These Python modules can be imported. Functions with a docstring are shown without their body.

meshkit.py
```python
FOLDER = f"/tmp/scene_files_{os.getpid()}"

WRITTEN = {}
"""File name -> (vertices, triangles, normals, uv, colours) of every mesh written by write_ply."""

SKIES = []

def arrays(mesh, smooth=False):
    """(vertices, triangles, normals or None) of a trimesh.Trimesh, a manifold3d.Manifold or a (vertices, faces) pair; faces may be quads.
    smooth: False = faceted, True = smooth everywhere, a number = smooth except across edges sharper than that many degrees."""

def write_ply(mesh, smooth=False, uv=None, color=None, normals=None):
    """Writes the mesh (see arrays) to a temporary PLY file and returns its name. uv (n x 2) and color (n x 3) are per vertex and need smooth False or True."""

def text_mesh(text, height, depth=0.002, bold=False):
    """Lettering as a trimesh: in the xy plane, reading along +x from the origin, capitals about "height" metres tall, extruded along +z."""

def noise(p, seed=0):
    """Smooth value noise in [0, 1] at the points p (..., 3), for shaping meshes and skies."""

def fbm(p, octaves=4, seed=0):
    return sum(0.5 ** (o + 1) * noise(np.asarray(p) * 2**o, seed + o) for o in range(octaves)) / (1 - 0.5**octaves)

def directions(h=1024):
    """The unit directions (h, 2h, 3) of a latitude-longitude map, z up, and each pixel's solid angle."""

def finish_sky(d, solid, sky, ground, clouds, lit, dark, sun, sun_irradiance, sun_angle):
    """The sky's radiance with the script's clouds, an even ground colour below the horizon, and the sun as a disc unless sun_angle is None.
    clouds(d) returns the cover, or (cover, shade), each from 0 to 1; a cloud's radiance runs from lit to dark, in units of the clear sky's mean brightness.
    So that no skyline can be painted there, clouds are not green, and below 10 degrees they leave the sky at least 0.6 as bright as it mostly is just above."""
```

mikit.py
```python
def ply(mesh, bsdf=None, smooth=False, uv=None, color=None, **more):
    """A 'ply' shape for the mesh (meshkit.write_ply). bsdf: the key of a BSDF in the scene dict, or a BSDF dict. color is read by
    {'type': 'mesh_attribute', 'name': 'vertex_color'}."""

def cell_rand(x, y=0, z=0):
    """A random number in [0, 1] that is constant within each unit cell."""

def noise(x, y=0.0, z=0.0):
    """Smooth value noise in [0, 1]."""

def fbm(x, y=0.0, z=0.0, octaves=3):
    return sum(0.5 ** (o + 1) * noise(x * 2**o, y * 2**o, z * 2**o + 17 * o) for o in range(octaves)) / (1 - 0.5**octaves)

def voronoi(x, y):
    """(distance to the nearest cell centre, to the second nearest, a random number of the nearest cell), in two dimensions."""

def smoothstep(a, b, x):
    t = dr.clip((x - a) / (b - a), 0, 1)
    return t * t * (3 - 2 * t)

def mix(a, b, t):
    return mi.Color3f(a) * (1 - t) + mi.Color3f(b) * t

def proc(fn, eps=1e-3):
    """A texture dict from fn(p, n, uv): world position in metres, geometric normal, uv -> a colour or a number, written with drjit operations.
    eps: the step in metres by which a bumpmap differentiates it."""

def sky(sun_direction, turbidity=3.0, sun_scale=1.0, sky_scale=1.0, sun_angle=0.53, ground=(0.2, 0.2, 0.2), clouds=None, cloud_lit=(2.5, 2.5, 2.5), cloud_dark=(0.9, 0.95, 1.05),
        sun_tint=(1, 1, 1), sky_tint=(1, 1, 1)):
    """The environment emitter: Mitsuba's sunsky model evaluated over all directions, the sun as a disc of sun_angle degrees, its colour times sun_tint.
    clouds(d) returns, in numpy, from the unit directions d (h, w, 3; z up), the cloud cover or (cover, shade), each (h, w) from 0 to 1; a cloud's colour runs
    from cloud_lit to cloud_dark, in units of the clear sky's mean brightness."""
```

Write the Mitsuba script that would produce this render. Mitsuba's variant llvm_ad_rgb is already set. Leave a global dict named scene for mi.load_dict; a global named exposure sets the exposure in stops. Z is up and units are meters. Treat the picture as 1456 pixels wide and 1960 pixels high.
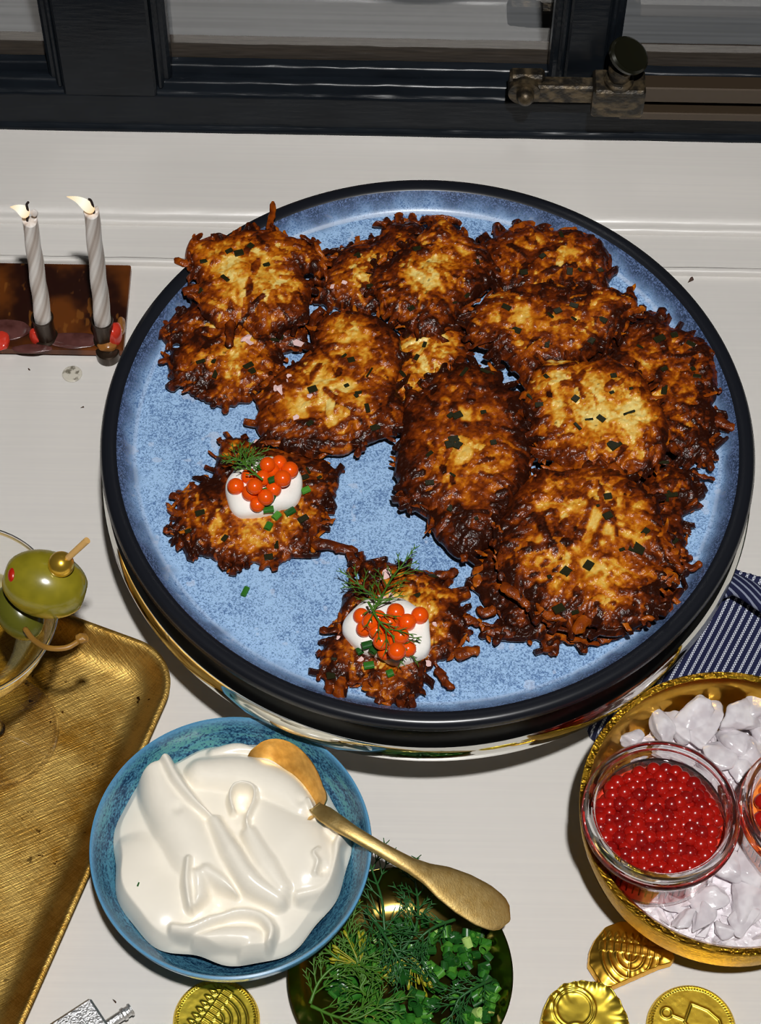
import math, random
import numpy as np, trimesh, shapely
from shapely.geometry import Polygon, Point, LineString
from scipy import ndimage
from scipy.spatial import ConvexHull, cKDTree
import drjit as dr, mitsuba as mi
import mikit, meshkit
from mikit import proc, noise, fbm, voronoi, cell_rand, smoothstep, mix

T = mi.ScalarTransform4f
scene, labels = {}, {}
rng = np.random.default_rng(7)

# ---------------------------------------------------------------- camera, light, exposure
FPX, DEP, ROLL, DIST = 4330.0, math.radians(58.59), -0.018, 1.0
CAM = np.array([0, -math.cos(DEP) * DIST, math.sin(DEP) * DIST])
FW = -CAM / np.linalg.norm(CAM)
_r0 = np.array([1.0, 0, 0]); _u0 = np.cross(_r0, FW)
RT = _r0 * math.cos(ROLL) - _u0 * math.sin(ROLL)
UP = _u0 * math.cos(ROLL) + _r0 * math.sin(ROLL)
scene['camera'] = {'type': 'perspective', 'fov': math.degrees(2 * math.atan(728 / FPX)), 'fov_axis': 'x',
                   'near_clip': 0.05, 'far_clip': 20.0,
                   'to_world': T().look_at(origin=CAM.tolist(), target=[0, 0, 0], up=UP.tolist())}
exposure = 0.0
LDIR = np.array([0.055, -0.40, 1.0]); LPOS = LDIR * 1.6
scene['flash'] = {'type': 'disk', 'to_world': T().look_at(origin=LPOS.tolist(), target=[0.0, 0, 0], up=[0, 1, 0]).scale(0.026),
                  'emitter': {'type': 'area', 'sampling_weight': 12.0, 'radiance': {'type': 'rgb', 'value': [3850, 3810, 3740]}}}
labels['flash'] = {'label': 'round white studio flash hanging above the camera', 'category': 'lamp'}
scene['room_ambient'] = {'type': 'constant', 'sampling_weight': 2.0, 'radiance': {'type': 'rgb', 'value': [0.008, 0.0078, 0.0075]}}


def pdir(px, py):
    return FW + RT * (px - 728) / FPX - UP * (py - 980) / FPX


def W(px, py, z=0.0):                     # the point of the level plane z that the photograph shows at this pixel
    d = pdir(px, py)
    return CAM + d * (z - CAM[2]) / d[2]


def Wy(px, py, y):
    d = pdir(px, py)
    return CAM + d * (y - CAM[1]) / d[1]


def Wplane(px, py, p0, sx, sy):           # plane z = p0z + sx (x - p0x) + sy (y - p0y)
    d = pdir(px, py); n = np.array([-sx, -sy, 1.0])
    return CAM + d * ((p0 - CAM) @ n) / (d @ n)


# ---------------------------------------------------------------- helpers
def key_for(name):
    if name not in scene and not any(k.startswith(name + '__') for k in scene):
        return name
    i = 1
    while True:
        k = f'{name}_{i:03d}'
        if k not in scene and not any(q.startswith(k + '__') for q in scene):
            return k
        i += 1


_used = {}


def num(name):
    n = _used.get(name, -1) + 1
    _used[name] = n
    return name if n == 0 else f'{name}_{n:03d}'


def lab(k, label=None, cat=None, group=None, kind=None):
    d = labels.setdefault(k, {})
    for a, b in (('label', label), ('category', cat), ('group', group), ('kind', kind)):
        if b: d[a] = b
    return k


def put(name, mesh, mat, parent=None, smooth=35, color=None, label=None, cat=None, group=None, kind=None, shape=None, to=None):
    k = num(f'{parent}__{name}' if parent else name)
    s = dict(shape) if shape else mikit.ply(mesh, mat, smooth=smooth, color=color)
    if to is not None: s['to_world'] = to
    scene[k] = s
    if label or cat or group or kind: lab(k, label, cat, group, kind)
    return k


def thing(name, label, cat, group=None, kind=None):
    k = num(name)
    lab(k, label, cat, group, kind)
    return k


def cat_(ms):
    return trimesh.util.concatenate(ms)


def lathe(prof, n=128, c=(0, 0, 0)):
    m = trimesh.creation.revolve(np.array(prof, float), sections=n)
    m.apply_translation(c)
    return m


def tube(pts, rad, sides=8, flat=1.0, cap=True):
    p = np.asarray(pts, float); n = len(p)
    rad = np.broadcast_to(np.asarray(rad, float), (n,))
    t = np.gradient(p, axis=0); t /= np.linalg.norm(t, axis=1, keepdims=True) + 1e-12
    up = np.array([0, 0, 1.0]) if abs(t[:, 2]).mean() < 0.8 else np.array([0, 1.0, 0])
    a = np.cross(t, up); a /= np.linalg.norm(a, axis=1, keepdims=True) + 1e-12
    b = np.cross(a, t)
    ang = np.arange(sides) * 2 * np.pi / sides
    v = p[:, None] + rad[:, None, None] * (np.cos(ang)[None, :, None] * a[:, None] + flat * np.sin(ang)[None, :, None] * b[:, None])
    v = v.reshape(-1, 3)
    i, j = np.meshgrid(np.arange(n - 1), np.arange(sides), indexing='ij')
    A, B = i * sides + j, i * sides + (j + 1) % sides
    q = np.stack([A, B, B + sides, A + sides], -1).reshape(-1, 4)
    f = np.vstack([q[:, [0, 1, 2]], q[:, [0, 2, 3]]])
    if cap:
        k = len(v); v = np.vstack([v, p[:1], p[-1:]])
        jj = np.arange(sides); e = (n - 1) * sides
        f = np.vstack([f, np.stack([np.full(sides, k), (jj + 1) % sides, jj], 1), np.stack([np.full(sides, k + 1), e + jj, e + (jj + 1) % sides], 1)])
    m = trimesh.Trimesh(v, f, process=False)
    if m.volume < 0: m.invert()
    return m


def bez(pts, n=12):                       # a smooth curve through the points (Catmull-Rom)
    p = np.asarray(pts, float)
    if len(p) == 2: return p[0] + (p[1] - p[0]) * np.linspace(0, 1, n)[:, None]
    q = np.vstack([2 * p[0] - p[1], p, 2 * p[-1] - p[-2]]); out = []
    k = max(2, n // (len(p) - 1))
    for i in range(len(p) - 1):
        t = np.linspace(0, 1, k, endpoint=(i == len(p) - 2))[:, None]
        a, b, c, d = q[i:i + 4]
        out.append(0.5 * (2 * b + (c - a) * t + (2 * a - 5 * b + 4 * c - d) * t ** 2 + (3 * b - a - 3 * c + d) * t ** 3))
    return np.vstack(out)


def rbox(lo, hi, r=0.0006):               # a box with chamfered edges
    lo, hi = np.array(lo, float), np.array(hi, float)
    pts = []
    for i in range(8):
        s = np.array([(i >> k) & 1 for k in range(3)])
        c = np.where(s, hi, lo); d = np.where(s, -1, 1) * r
        for k in range(3):
            e = c + d; e[k] = c[k]; pts.append(e)
    return trimesh.convex.convex_hull(np.array(pts))


def extrude_x(prof, x0, x1, jit=0.0, nx=2, seed=0):   # a closed (y, z) profile swept along x, with a slight hand-painted wobble
    prof = np.array(prof, float); n = len(prof)
    xs = np.linspace(x0, x1, nx)
    V = []
    for k, x in enumerate(xs):
        w = np.zeros((n, 2))
        if jit: w = jit * (np.stack([meshkit.noise(np.stack([np.full(n, x * 90), prof[:, 0] * 400, prof[:, 1] * 400 + 9 * c], -1), seed + c) for c in (0, 1)], -1) - 0.5)
        V.append(np.column_stack([np.full(n, x), prof + w]))
    V = np.vstack(V)
    i, j = np.meshgrid(np.arange(nx - 1), np.arange(n), indexing='ij')
    A, B = i * n + j, i * n + (j + 1) % n
    q = np.stack([A, A + n, B + n, B], -1).reshape(-1, 4)
    f = np.vstack([q[:, [0, 1, 2]], q[:, [0, 2, 3]]])
    ends = trimesh.creation.triangulate_polygon(Polygon(prof), engine='earcut')
    if len(ends[0]) == n:
        f = np.vstack([f, ends[1], ends[1][:, ::-1] + (nx - 1) * n])
    m = trimesh.Trimesh(V, f, process=False)
    m.fix_normals()
    return m


def C(r, g, b):
    x = np.array([r, g, b], float) / 255
    return np.where(x < 0.04045, x / 12.92, ((x + 0.055) / 1.055) ** 2.4)


def c3(r, g, b):
    return mi.Color3f(*[float(v) for v in C(r, g, b)])


def tex(c):
    return c if isinstance(c, dict) else {'type': 'rgb', 'value': [float(v) for v in c]}


def prin(color, rough=0.4, metal=0.0, spec=0.5, bump=None, bscale=1e-3, two=True, **more):
    d = {'type': 'principled', 'base_color': tex(color), 'roughness': rough, 'metallic': metal, 'specular': spec, **more}
    if bump is not None: d = {'type': 'bumpmap', 'arbitrary': bump, 'scale': bscale, 'bsdf': d}
    return {'type': 'twosided', 'bsdf': d} if two else d


def mat(name, d):
    scene['mat_' + name] = d
    return 'mat_' + name


# ---------------------------------------------------------------- materials
def f_table(p, n, uv):
    s = noise(p.x * 14, p.y * 900, 0) * 0.6 + noise(p.x * 40 + 7, p.y * 2200, 3) * 0.4
    g = fbm(p.x * 9, p.y * 9, 2)
    return mix(c3(207, 203, 198), c3(212, 208, 202), s) * (0.95 + 0.1 * g)


def h_brush(p, n, uv):
    return noise(p.x * 22, p.y * 1300, p.z * 1300) * 0.7 + noise(p.x * 60 + 3, p.y * 3000, p.z * 900) * 0.3


MT = mat('white_paint', prin(proc(f_table), 0.3, spec=0.5, bump=proc(h_brush, eps=1e-4), bscale=1.0e-5))


def f_dark(p, n, uv):
    return mix(c3(14, 18, 23), c3(26, 31, 37), fbm(p.x * 60, p.y * 300, p.z * 60))


def h_dark(p, n, uv):
    return fbm(p.x * 90, p.y * 500, p.z * 500)


MD = mat('dark_paint', prin(proc(f_dark), 0.25, spec=0.16, bump=proc(h_dark, eps=2e-4), bscale=1.4e-4))
MGREY = mat('outdoor_paint', prin(proc(lambda p, n, uv: mix(c3(96, 98, 100), c3(128, 130, 132), noise(p.x * 9, p.y * 700, 1) * 0.6 + fbm(p.x * 14, p.y * 14, 2) * 0.4)), 0.5))
MPANE = mat('pane_glass', {'type': 'thindielectric', 'int_ior': 1.75})


def f_bronze(p, n, uv):
    t = fbm(p.x * 260, p.y * 260, p.z * 260, octaves=4)
    return mix(c3(38, 34, 28), c3(98, 84, 62), smoothstep(0.35, 0.75, t))


MREFL = mat('bead_reflection', prin(proc(lambda p, n, uv: mix(c3(52, 46, 40), c3(96, 86, 76), fbm(p.x * 90, p.y * 900, p.z * 900))), 0.6))  # brown painted to stand in for the glazing bead mirrored in the pane
MBR = mat('bronze', prin(proc(f_bronze), 0.42, metal=0.55, bump=proc(lambda p, n, uv: fbm(p.x * 900, p.y * 900, p.z * 900), eps=1e-4), bscale=2e-4))
MBRD = mat('bronze_dark', prin(C(30, 30, 20), 0.18, metal=0.4))
MRAIL = mat('brown_bar', prin(C(70, 58, 45), 0.3, metal=0.4))

PLC = np.array([0.0188, -0.0100]); PLR = 0.1341; PLZ = 0.080; PLF = 0.0725


def f_plate(p, n, uv):
    r = dr.sqrt(dr.square(p.x - float(PLC[0])) + dr.square(p.y - float(PLC[1])))
    sp = noise(p.x * 1700, p.y * 1700, p.z * 1700) * 0.5 + noise(p.x * 3300 + 5, p.y * 3300, p.z * 900) * 0.5
    cl = fbm(p.x * 110, p.y * 110, 1)
    base = mix(c3(80, 112, 158), c3(158, 192, 228), smoothstep(0.16, 0.68, sp + (cl - 0.5) * 0.30))
    base = mix(base, c3(186, 200, 222), smoothstep(0.74, 0.80, fbm(p.x * 190 + 4, p.y * 190, 5)) * 0.5)
    rim = smoothstep(0.1188, 0.1262, r + (sp - 0.5) * 0.007 + (cl - 0.5) * 0.009)
    dark = mix(c3(28, 36, 62), c3(92, 112, 158), smoothstep(0.35, 0.8, sp))
    c = mix(base, dark, rim * 0.9)
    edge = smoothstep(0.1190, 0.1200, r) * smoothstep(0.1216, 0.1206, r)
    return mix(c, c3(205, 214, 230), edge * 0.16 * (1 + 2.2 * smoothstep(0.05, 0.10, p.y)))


MPLATE = mat('plate_glaze', prin(proc(f_plate), 0.32, spec=0.45))
MBLACK = mat('black_glaze', prin(C(22, 24, 30), 0.28, spec=0.5))
MMIRROR = mat('polished_steel', prin([0.72, 0.72, 0.68], 0.05, metal=1.0))


def f_bluebowl(p, n, uv):
    r = dr.sqrt(dr.square(p.x + 0.0552) + dr.square(p.y + 0.178))
    sp = noise(p.x * 1300, p.y * 1300, p.z * 1300) * 0.6 + noise(p.x * 2600 + 5, p.y * 2600, p.z * 2600) * 0.4
    st = fbm(p.x * 60 + 2, p.y * 60, p.z * 350, octaves=4)
    c = mix(c3(14, 50, 84), c3(82, 140, 166), smoothstep(0.33, 0.66, sp * 0.6 + st * 0.4))
    c = mix(c, c3(88, 150, 142), smoothstep(0.45, 0.65, st) * smoothstep(-0.20, -0.13, p.y) * smoothstep(0.3, 0.6, sp) * 0.85)
    c = mix(c, c3(92, 150, 188), smoothstep(0.0512, 0.0535, r) * 0.85)
    return mix(c, c3(64, 60, 44), smoothstep(0.5360, 0.55, r * 10 + (sp - 0.5) * 0.02) * smoothstep(0.55, 0.7, st) * 0.8)


MBLUE = mat('blue_glaze', prin(proc(f_bluebowl), 0.2, spec=0.55))
MDOLLOP = mat('cream_dollop', prin(C(245, 241, 233), 0.24, spec=0.45))
MCREAM = mat('sour_cream', prin(C(236, 229, 214), 0.24, spec=0.45))


def f_tray(p, n, uv):
    t = fbm(p.x * 70, p.y * 70, 3, octaves=4)
    s = noise((p.x + p.y) * 2600, (p.x - p.y) * 180, 1)
    s2 = noise((p.x * 0.6 - p.y) * 2400, (p.x + 0.6 * p.y) * 120, 4)
    c = mix(c3(176, 126, 46), c3(240, 198, 110), smoothstep(0.25, 0.8, t * 0.7 + s * 0.12 + s2 * 0.12 + noise(p.x * 2600, p.y * 2600, 2) * 0.12))
    return mix(c, c3(74, 46, 16), smoothstep(0.78, 0.84, fbm(p.x * 420, p.y * 420, 8)) * smoothstep(0.45, 0.6, fbm(p.x * 50, p.y * 50, 6)))


def h_scratch(p, n, uv):
    return noise((p.x + p.y) * 2400, (p.x - p.y) * 160, 1) + noise((p.x * 0.5 - p.y) * 2600, (p.x + p.y) * 140, 5) + fbm(p.x * 1500, p.y * 1500, p.z * 900)


MTRAY = mat('brass_tray', prin(proc(f_tray), 0.5, metal=1.0, bump=proc(h_scratch, eps=1e-4), bscale=7e-5))
MSPOON = mat('brushed_brass', prin(proc(lambda p, n, uv: mix(c3(186, 144, 72), c3(238, 204, 132), fbm(p.x * 500, p.y * 500, p.z * 500))), 0.38, metal=1.0,
                                  bump=proc(lambda p, n, uv: fbm(p.x * 2200, p.y * 2200, p.z * 2200), eps=1e-4), bscale=6e-5))
MHANDLE = mat('handle_brass', prin(proc(lambda p, n, uv: mix(c3(206, 164, 88), c3(248, 216, 146), fbm(p.x * 420, p.y * 420, p.z * 420))), 0.52, metal=1.0,
                                  bump=proc(lambda p, n, uv: fbm(p.x * 2200, p.y * 2200, p.z * 2200), eps=1e-4), bscale=6e-5))
MGOLD = mat('gold_metal', prin(proc(lambda p, n, uv: mix(c3(178, 128, 34), c3(214, 170, 70), fbm(p.x * 240, p.y * 240, p.z * 240))), 0.2, metal=1.0))
MGOLDTEX = mat('gold_crackle', prin(proc(lambda p, n, uv: mix(c3(150, 100, 16), c3(236, 190, 60), fbm(p.x * 900, p.y * 900, p.z * 900))), 0.26, metal=1.0,
                                    bump=proc(lambda p, n, uv: fbm(p.x * 1400, p.y * 1400, p.z * 1400), eps=1e-4), bscale=1.1e-3))
MDISH = mat('dish_brass', prin([0.36, 0.25, 0.06], 0.16, metal=1.0))
MFOIL = mat('gold_foil', prin([0.88, 0.64, 0.07], 0.36, metal=1.0))
MFOIL2 = mat('amber_foil', prin([0.90, 0.50, 0.06], 0.30, metal=1.0))
MSILVER = mat('silver', prin([0.86, 0.85, 0.84], 0.42, metal=1.0, bump=proc(lambda p, n, uv: fbm(p.x * 1800, p.y * 1800, p.z * 1800), eps=1e-4), bscale=3.5e-4))
MGLASS = mat('glass', {'type': 'dielectric', 'int_ior': 1.5})
MTHIN = mat('thin_glass', {'type': 'thindielectric', 'int_ior': 1.5})
MJAR = mat('jar_glass', {'type': 'thindielectric', 'int_ior': 1.25})
MPACK = mat('packed_roe', prin([0.82, 0.06, 0.03], 0.3, spec=0.5))
MPACKO = mat('packed_amber_roe', prin([0.88, 0.24, 0.04], 0.3, spec=0.5))
MDRINK = mat('drink', {'type': 'thindielectric', 'int_ior': 1.33, 'specular_transmittance': {'type': 'rgb', 'value': [0.96, 0.92, 0.70]}})
MROE = mat('roe', prin([1.0, 0.105, 0.003], 0.2, spec=0.55, two=False, spec_trans=0.22))
MROER = mat('roe_red', prin([0.44, 0.008, 0.004], 0.22, spec=0.7, two=False, spec_trans=0.22))
MROED = mat('roe_deep', prin([0.30, 0.005, 0.004], 0.22, spec=0.7, two=False, spec_trans=0.22))
MROEO = mat('roe_amber', prin([0.85, 0.13, 0.01], 0.27, spec=0.7, two=False, spec_trans=0.22))
MICE = mat('ice', prin(proc(lambda p, n, uv: mix(c3(222, 214, 219), c3(248, 243, 246), smoothstep(0.3, 0.75, fbm(p.x * 230, p.y * 230, p.z * 230)))), 0.2, spec=0.5, two=False, spec_trans=0.25,
                bump=proc(lambda p, n, uv: fbm(p.x * 500, p.y * 500, p.z * 500), eps=2e-4), bscale=2e-4))
MSLUSH = mat('slush', prin(proc(lambda p, n, uv: mix(c3(206, 198, 202), c3(238, 232, 236), smoothstep(0.3, 0.75, fbm(p.x * 330, p.y * 330, p.z * 330)))), 0.25, spec=0.6,
                bump=proc(lambda p, n, uv: fbm(p.x * 900, p.y * 900, p.z * 900), eps=2e-4), bscale=4e-4))
MVC = mat('fried', prin({'type': 'mesh_attribute', 'name': 'vertex_color'}, 0.30, spec=0.28, bump=proc(lambda p, n, uv: fbm(p.x * 1500, p.y * 1500, p.z * 1500, octaves=2), eps=1.5e-4), bscale=2.6e-4))
MVW = mat('wax_stick', prin({'type': 'mesh_attribute', 'name': 'vertex_color'}, 0.35, spec=0.4))
MCHD = mat('chive_cooked', prin(C(34, 34, 16), 0.22, spec=0.6))
MCH = [mat(f'chive_{i}', prin(C(*c), 0.3, spec=0.5)) for i, c in enumerate([(44, 104, 30), (72, 132, 42), (28, 78, 26), (160, 192, 104)])]
MDILL = mat('dill', prin(C(66, 108, 30), 0.4, spec=0.4))
MDILLB = mat('dill_dark', prin(C(36, 84, 38), 0.4, spec=0.4))
MBUD = mat('dill_bud', prin(C(150, 146, 30), 0.4))
MSALT = mat('salt', prin(C(226, 190, 186), 0.25, spec=0.5))
MWAXC = mat('wax', prin(C(222, 214, 208), 0.35, spec=0.4))
MRED = mat('red_wax', prin(C(196, 52, 36), 0.22, spec=0.5))
MPURPLE = mat('purple_wax', prin(proc(lambda p, n, uv: mix(c3(52, 22, 18), c3(100, 62, 58), fbm(p.x * 250, p.y * 250, 2))), 0.2, spec=0.5))
MAMBER = mat('amber_wax', prin(C(140, 90, 40), 0.22, spec=0.5))


def f_rust(p, n, uv):
    t = fbm(p.x * 60, p.y * 60, 1, octaves=4)
    c = mix(c3(44, 18, 10), c3(112, 58, 18), smoothstep(0.3, 0.72, t))
    return mix(c, c3(150, 92, 36), smoothstep(0.72, 0.8, fbm(p.x * 300 + 3, p.y * 120, 1)) * 0.5)


MRUST = mat('tarnished_brass', prin(proc(f_rust), 0.3, metal=0.35, spec=0.5))
MCUP = mat('cup_metal', prin(C(56, 44, 34), 0.3, metal=0.7))
MWICK = mat('wick', prin(C(34, 22, 18), 0.8))
MOLIVE = mat('olive', prin(proc(lambda p, n, uv: mix(c3(104, 98, 18), c3(152, 138, 32), fbm(p.x * 160, p.y * 160, p.z * 160))), 0.2, spec=0.6, clearcoat=0.6, clearcoat_gloss=0.9))
MCAPER = mat('caperberry', prin(C(84, 84, 24), 0.25, spec=0.5))
MPIM = mat('pimento', prin(C(170, 30, 14), 0.3))
MBEAD = mat('gold_bead', prin([0.86, 0.52, 0.06], 0.25, metal=0.85))
MSTICK = mat('wood_stick', prin(C(208, 164, 98), 0.5))
MSTEM = mat('caper_stem', prin(C(148, 106, 44), 0.4))


def f_napkin(p, n, uv):
    s = p.x * 0.884 - p.y * 0.467
    q = s / 0.0030
    fr = q - dr.floor(q)
    a = (p.x * 0.467 + p.y * 0.884) / 0.00062
    w = s / 0.00062
    chk = dr.abs(dr.floor(a) + dr.floor(w)) * 0.5
    dot = dr.select(chk - dr.floor(chk) > 0.25, mi.Float(1), mi.Float(0.15))
    st = dr.select(fr < 0.38, mi.Float(1), mi.Float(0))
    return mix(c3(26, 30, 62), c3(208, 212, 222), st * dot)


MNAP = mat('napkin', prin(proc(f_napkin), 0.85, spec=0.2, sheen=0.3))
MNAPB = mat('napkin_hem', prin(proc(lambda p, n, uv: mix(c3(24, 28, 58), c3(150, 156, 176), dr.select(dr.sin((p.x * 0.75 + p.y * 0.66) * 6283 / 2.4) > 0.55, mi.Float(0.75), mi.Float(0)))), 0.85, spec=0.2))
MSPOT = mat('old_wax', prin(proc(lambda p, n, uv: mix(c3(196, 190, 176), c3(112, 106, 92), smoothstep(0.5, 0.75, fbm(p.x * 500, p.y * 500, 2, octaves=4)))), 0.3))
MCRUMB = mat('crumb', prin(C(60, 36, 22), 0.7))

# ---------------------------------------------------------------- setting: painted sill and window
X0, X1 = -0.42, 0.42
put('window_sill', extrude_x([(-0.60, -0.03), (-0.60, 0), (0.1325, 0), (0.1345, 0.0004), (0.1352, 0.0016), (0.1375, 0.0022), (0.1565, 0.0022), (0.1580, 0.0026), (0.2160, 0.0026), (0.2160, -0.03)], X0, X1, 0.0003, 90, 5), MT, smooth=50, label='wide white painted window sill under all the food', kind='structure')
put('trim', extrude_x([(0.1560, 0.0015), (0.1562, 0.0030), (0.1575, 0.0044), (0.1590, 0.0047), (0.1605, 0.0040), (0.1618, 0.0046), (0.1632, 0.0056), (0.1650, 0.0060), (0.1668, 0.0058), (0.2165, 0.0062), (0.2165, 0.0015)], X0, X1, 0.0004, 120, 11), MT, smooth=50, label='raised white painted board with a rounded nosing behind the plate', kind='structure')
put('trim', extrude_x([(0.1335, -0.001), (0.1337, 0.0021), (0.1348, 0.0030), (0.1362, 0.0031), (0.1372, 0.0024), (0.1374, -0.001)], X0, X1, 0.0005, 120, 17), MT, smooth=60, label='thin lumpy paint ridge across the white sill', kind='structure')

win = thing('window_1', 'dark blue-black painted wooden window with three panes', None, kind='structure')
YF = 0.2135
rail_prof = [(YF, 0.0055), (YF - 0.0022, 0.0058), (YF - 0.0026, 0.0072), (YF - 0.0019, 0.0086), (YF - 0.0006, 0.0094), (YF, 0.0104), (YF, 0.0285), (YF + 0.0006, 0.0294), (YF + 0.022, 0.0294), (YF + 0.022, 0.0055)]
put('bottom_rail', extrude_x(rail_prof, X0, X1, 0.0005, 140, 3), MD, win, smooth=40)


def post(x0, x1, name, y0=YF, y1=YF + 0.022, z0=0.0285, z1=0.50):
    put(name, rbox((x0, y0, z0), (x1, y1, z1), 0.0012), MD, win, smooth=30)


post(-0.1555, -0.1108, 'stile')
post(0.0832, 0.1018, 'glazing_bar', y0=YF + 0.002)
post(-0.420, -0.400, 'stile'); post(0.400, 0.42, 'stile')
put('top_rail', rbox((X0, YF, 0.46), (X1, YF + 0.022, 0.50), 0.0012), MD, win, smooth=30)
# stepped glazing beads in front of each pane
bead = [(YF + 0.0008, 0.029), (YF + 0.0020, 0.0302), (YF + 0.0034, 0.0312), (YF + 0.0040, 0.0335), (YF + 0.0056, 0.0348), (YF + 0.0078, 0.0350), (YF + 0.0086, 0.0338), (YF + 0.0105, 0.0338), (YF + 0.0118, 0.0372), (YF + 0.0136, 0.0385), (YF + 0.0170, 0.0386), (YF + 0.0170, 0.029)]
for a, b in ((-0.40, -0.1535), (-0.1120, 0.0845), (0.1005, 0.40)):
    put('glazing_bead', extrude_x(bead, a, b, 0.0007, 110, int(1000 * b) + 9), MD, win, smooth=40)
for x, s in ((-0.1555, -1), (-0.1108, 1), (0.0832, -1), (0.1018, 1)):
    v = rbox((min(x, x + s * 0.0070), YF + 0.006, 0.033), (max(x, x + s * 0.0070), YF + 0.017, 0.46), 0.0015)
    w = rbox((min(x, x + s * 0.0035), YF + 0.0028, 0.031), (max(x, x + s * 0.0035), YF + 0.017, 0.46), 0.0012)
    put('side_bead', cat_([v, w]), MD, win, smooth=30)
for a, b in ((-0.40, -0.1555), (-0.1108, 0.0832), (0.1018, 0.40)):
    put('pane', trimesh.Trimesh([[a, YF + 0.0175, 0.03], [b, YF + 0.0175, 0.03], [b, YF + 0.0175, 0.47], [a, YF + 0.0175, 0.47]], [[0, 1, 2], [0, 2, 3]], process=False), MPANE, win, smooth=False, label='clear glass pane')
for a, b in ((-0.40, -0.1555), (-0.1108, 0.0832), (0.1018, 0.40)):  # added strips that imitate the dark bead reflection low in each pane
    put('reflection_strip', extrude_x([(YF + 0.0180, 0.030), (YF + 0.0180, 0.0525), (YF + 0.0200, 0.0510), (YF + 0.0216, 0.0300)], a, b, 0.0006, 90, 77), MREFL, win, smooth=40, label='brown strip added behind the pane to imitate the reflected glazing bead')
put('outdoor_sill', rbox((-0.6, YF + 0.022, -0.03), (0.6, 0.9, 0.012), 0.002), MGREY, smooth=30, label='grey painted outdoor ledge behind the glass', kind='structure')

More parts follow.
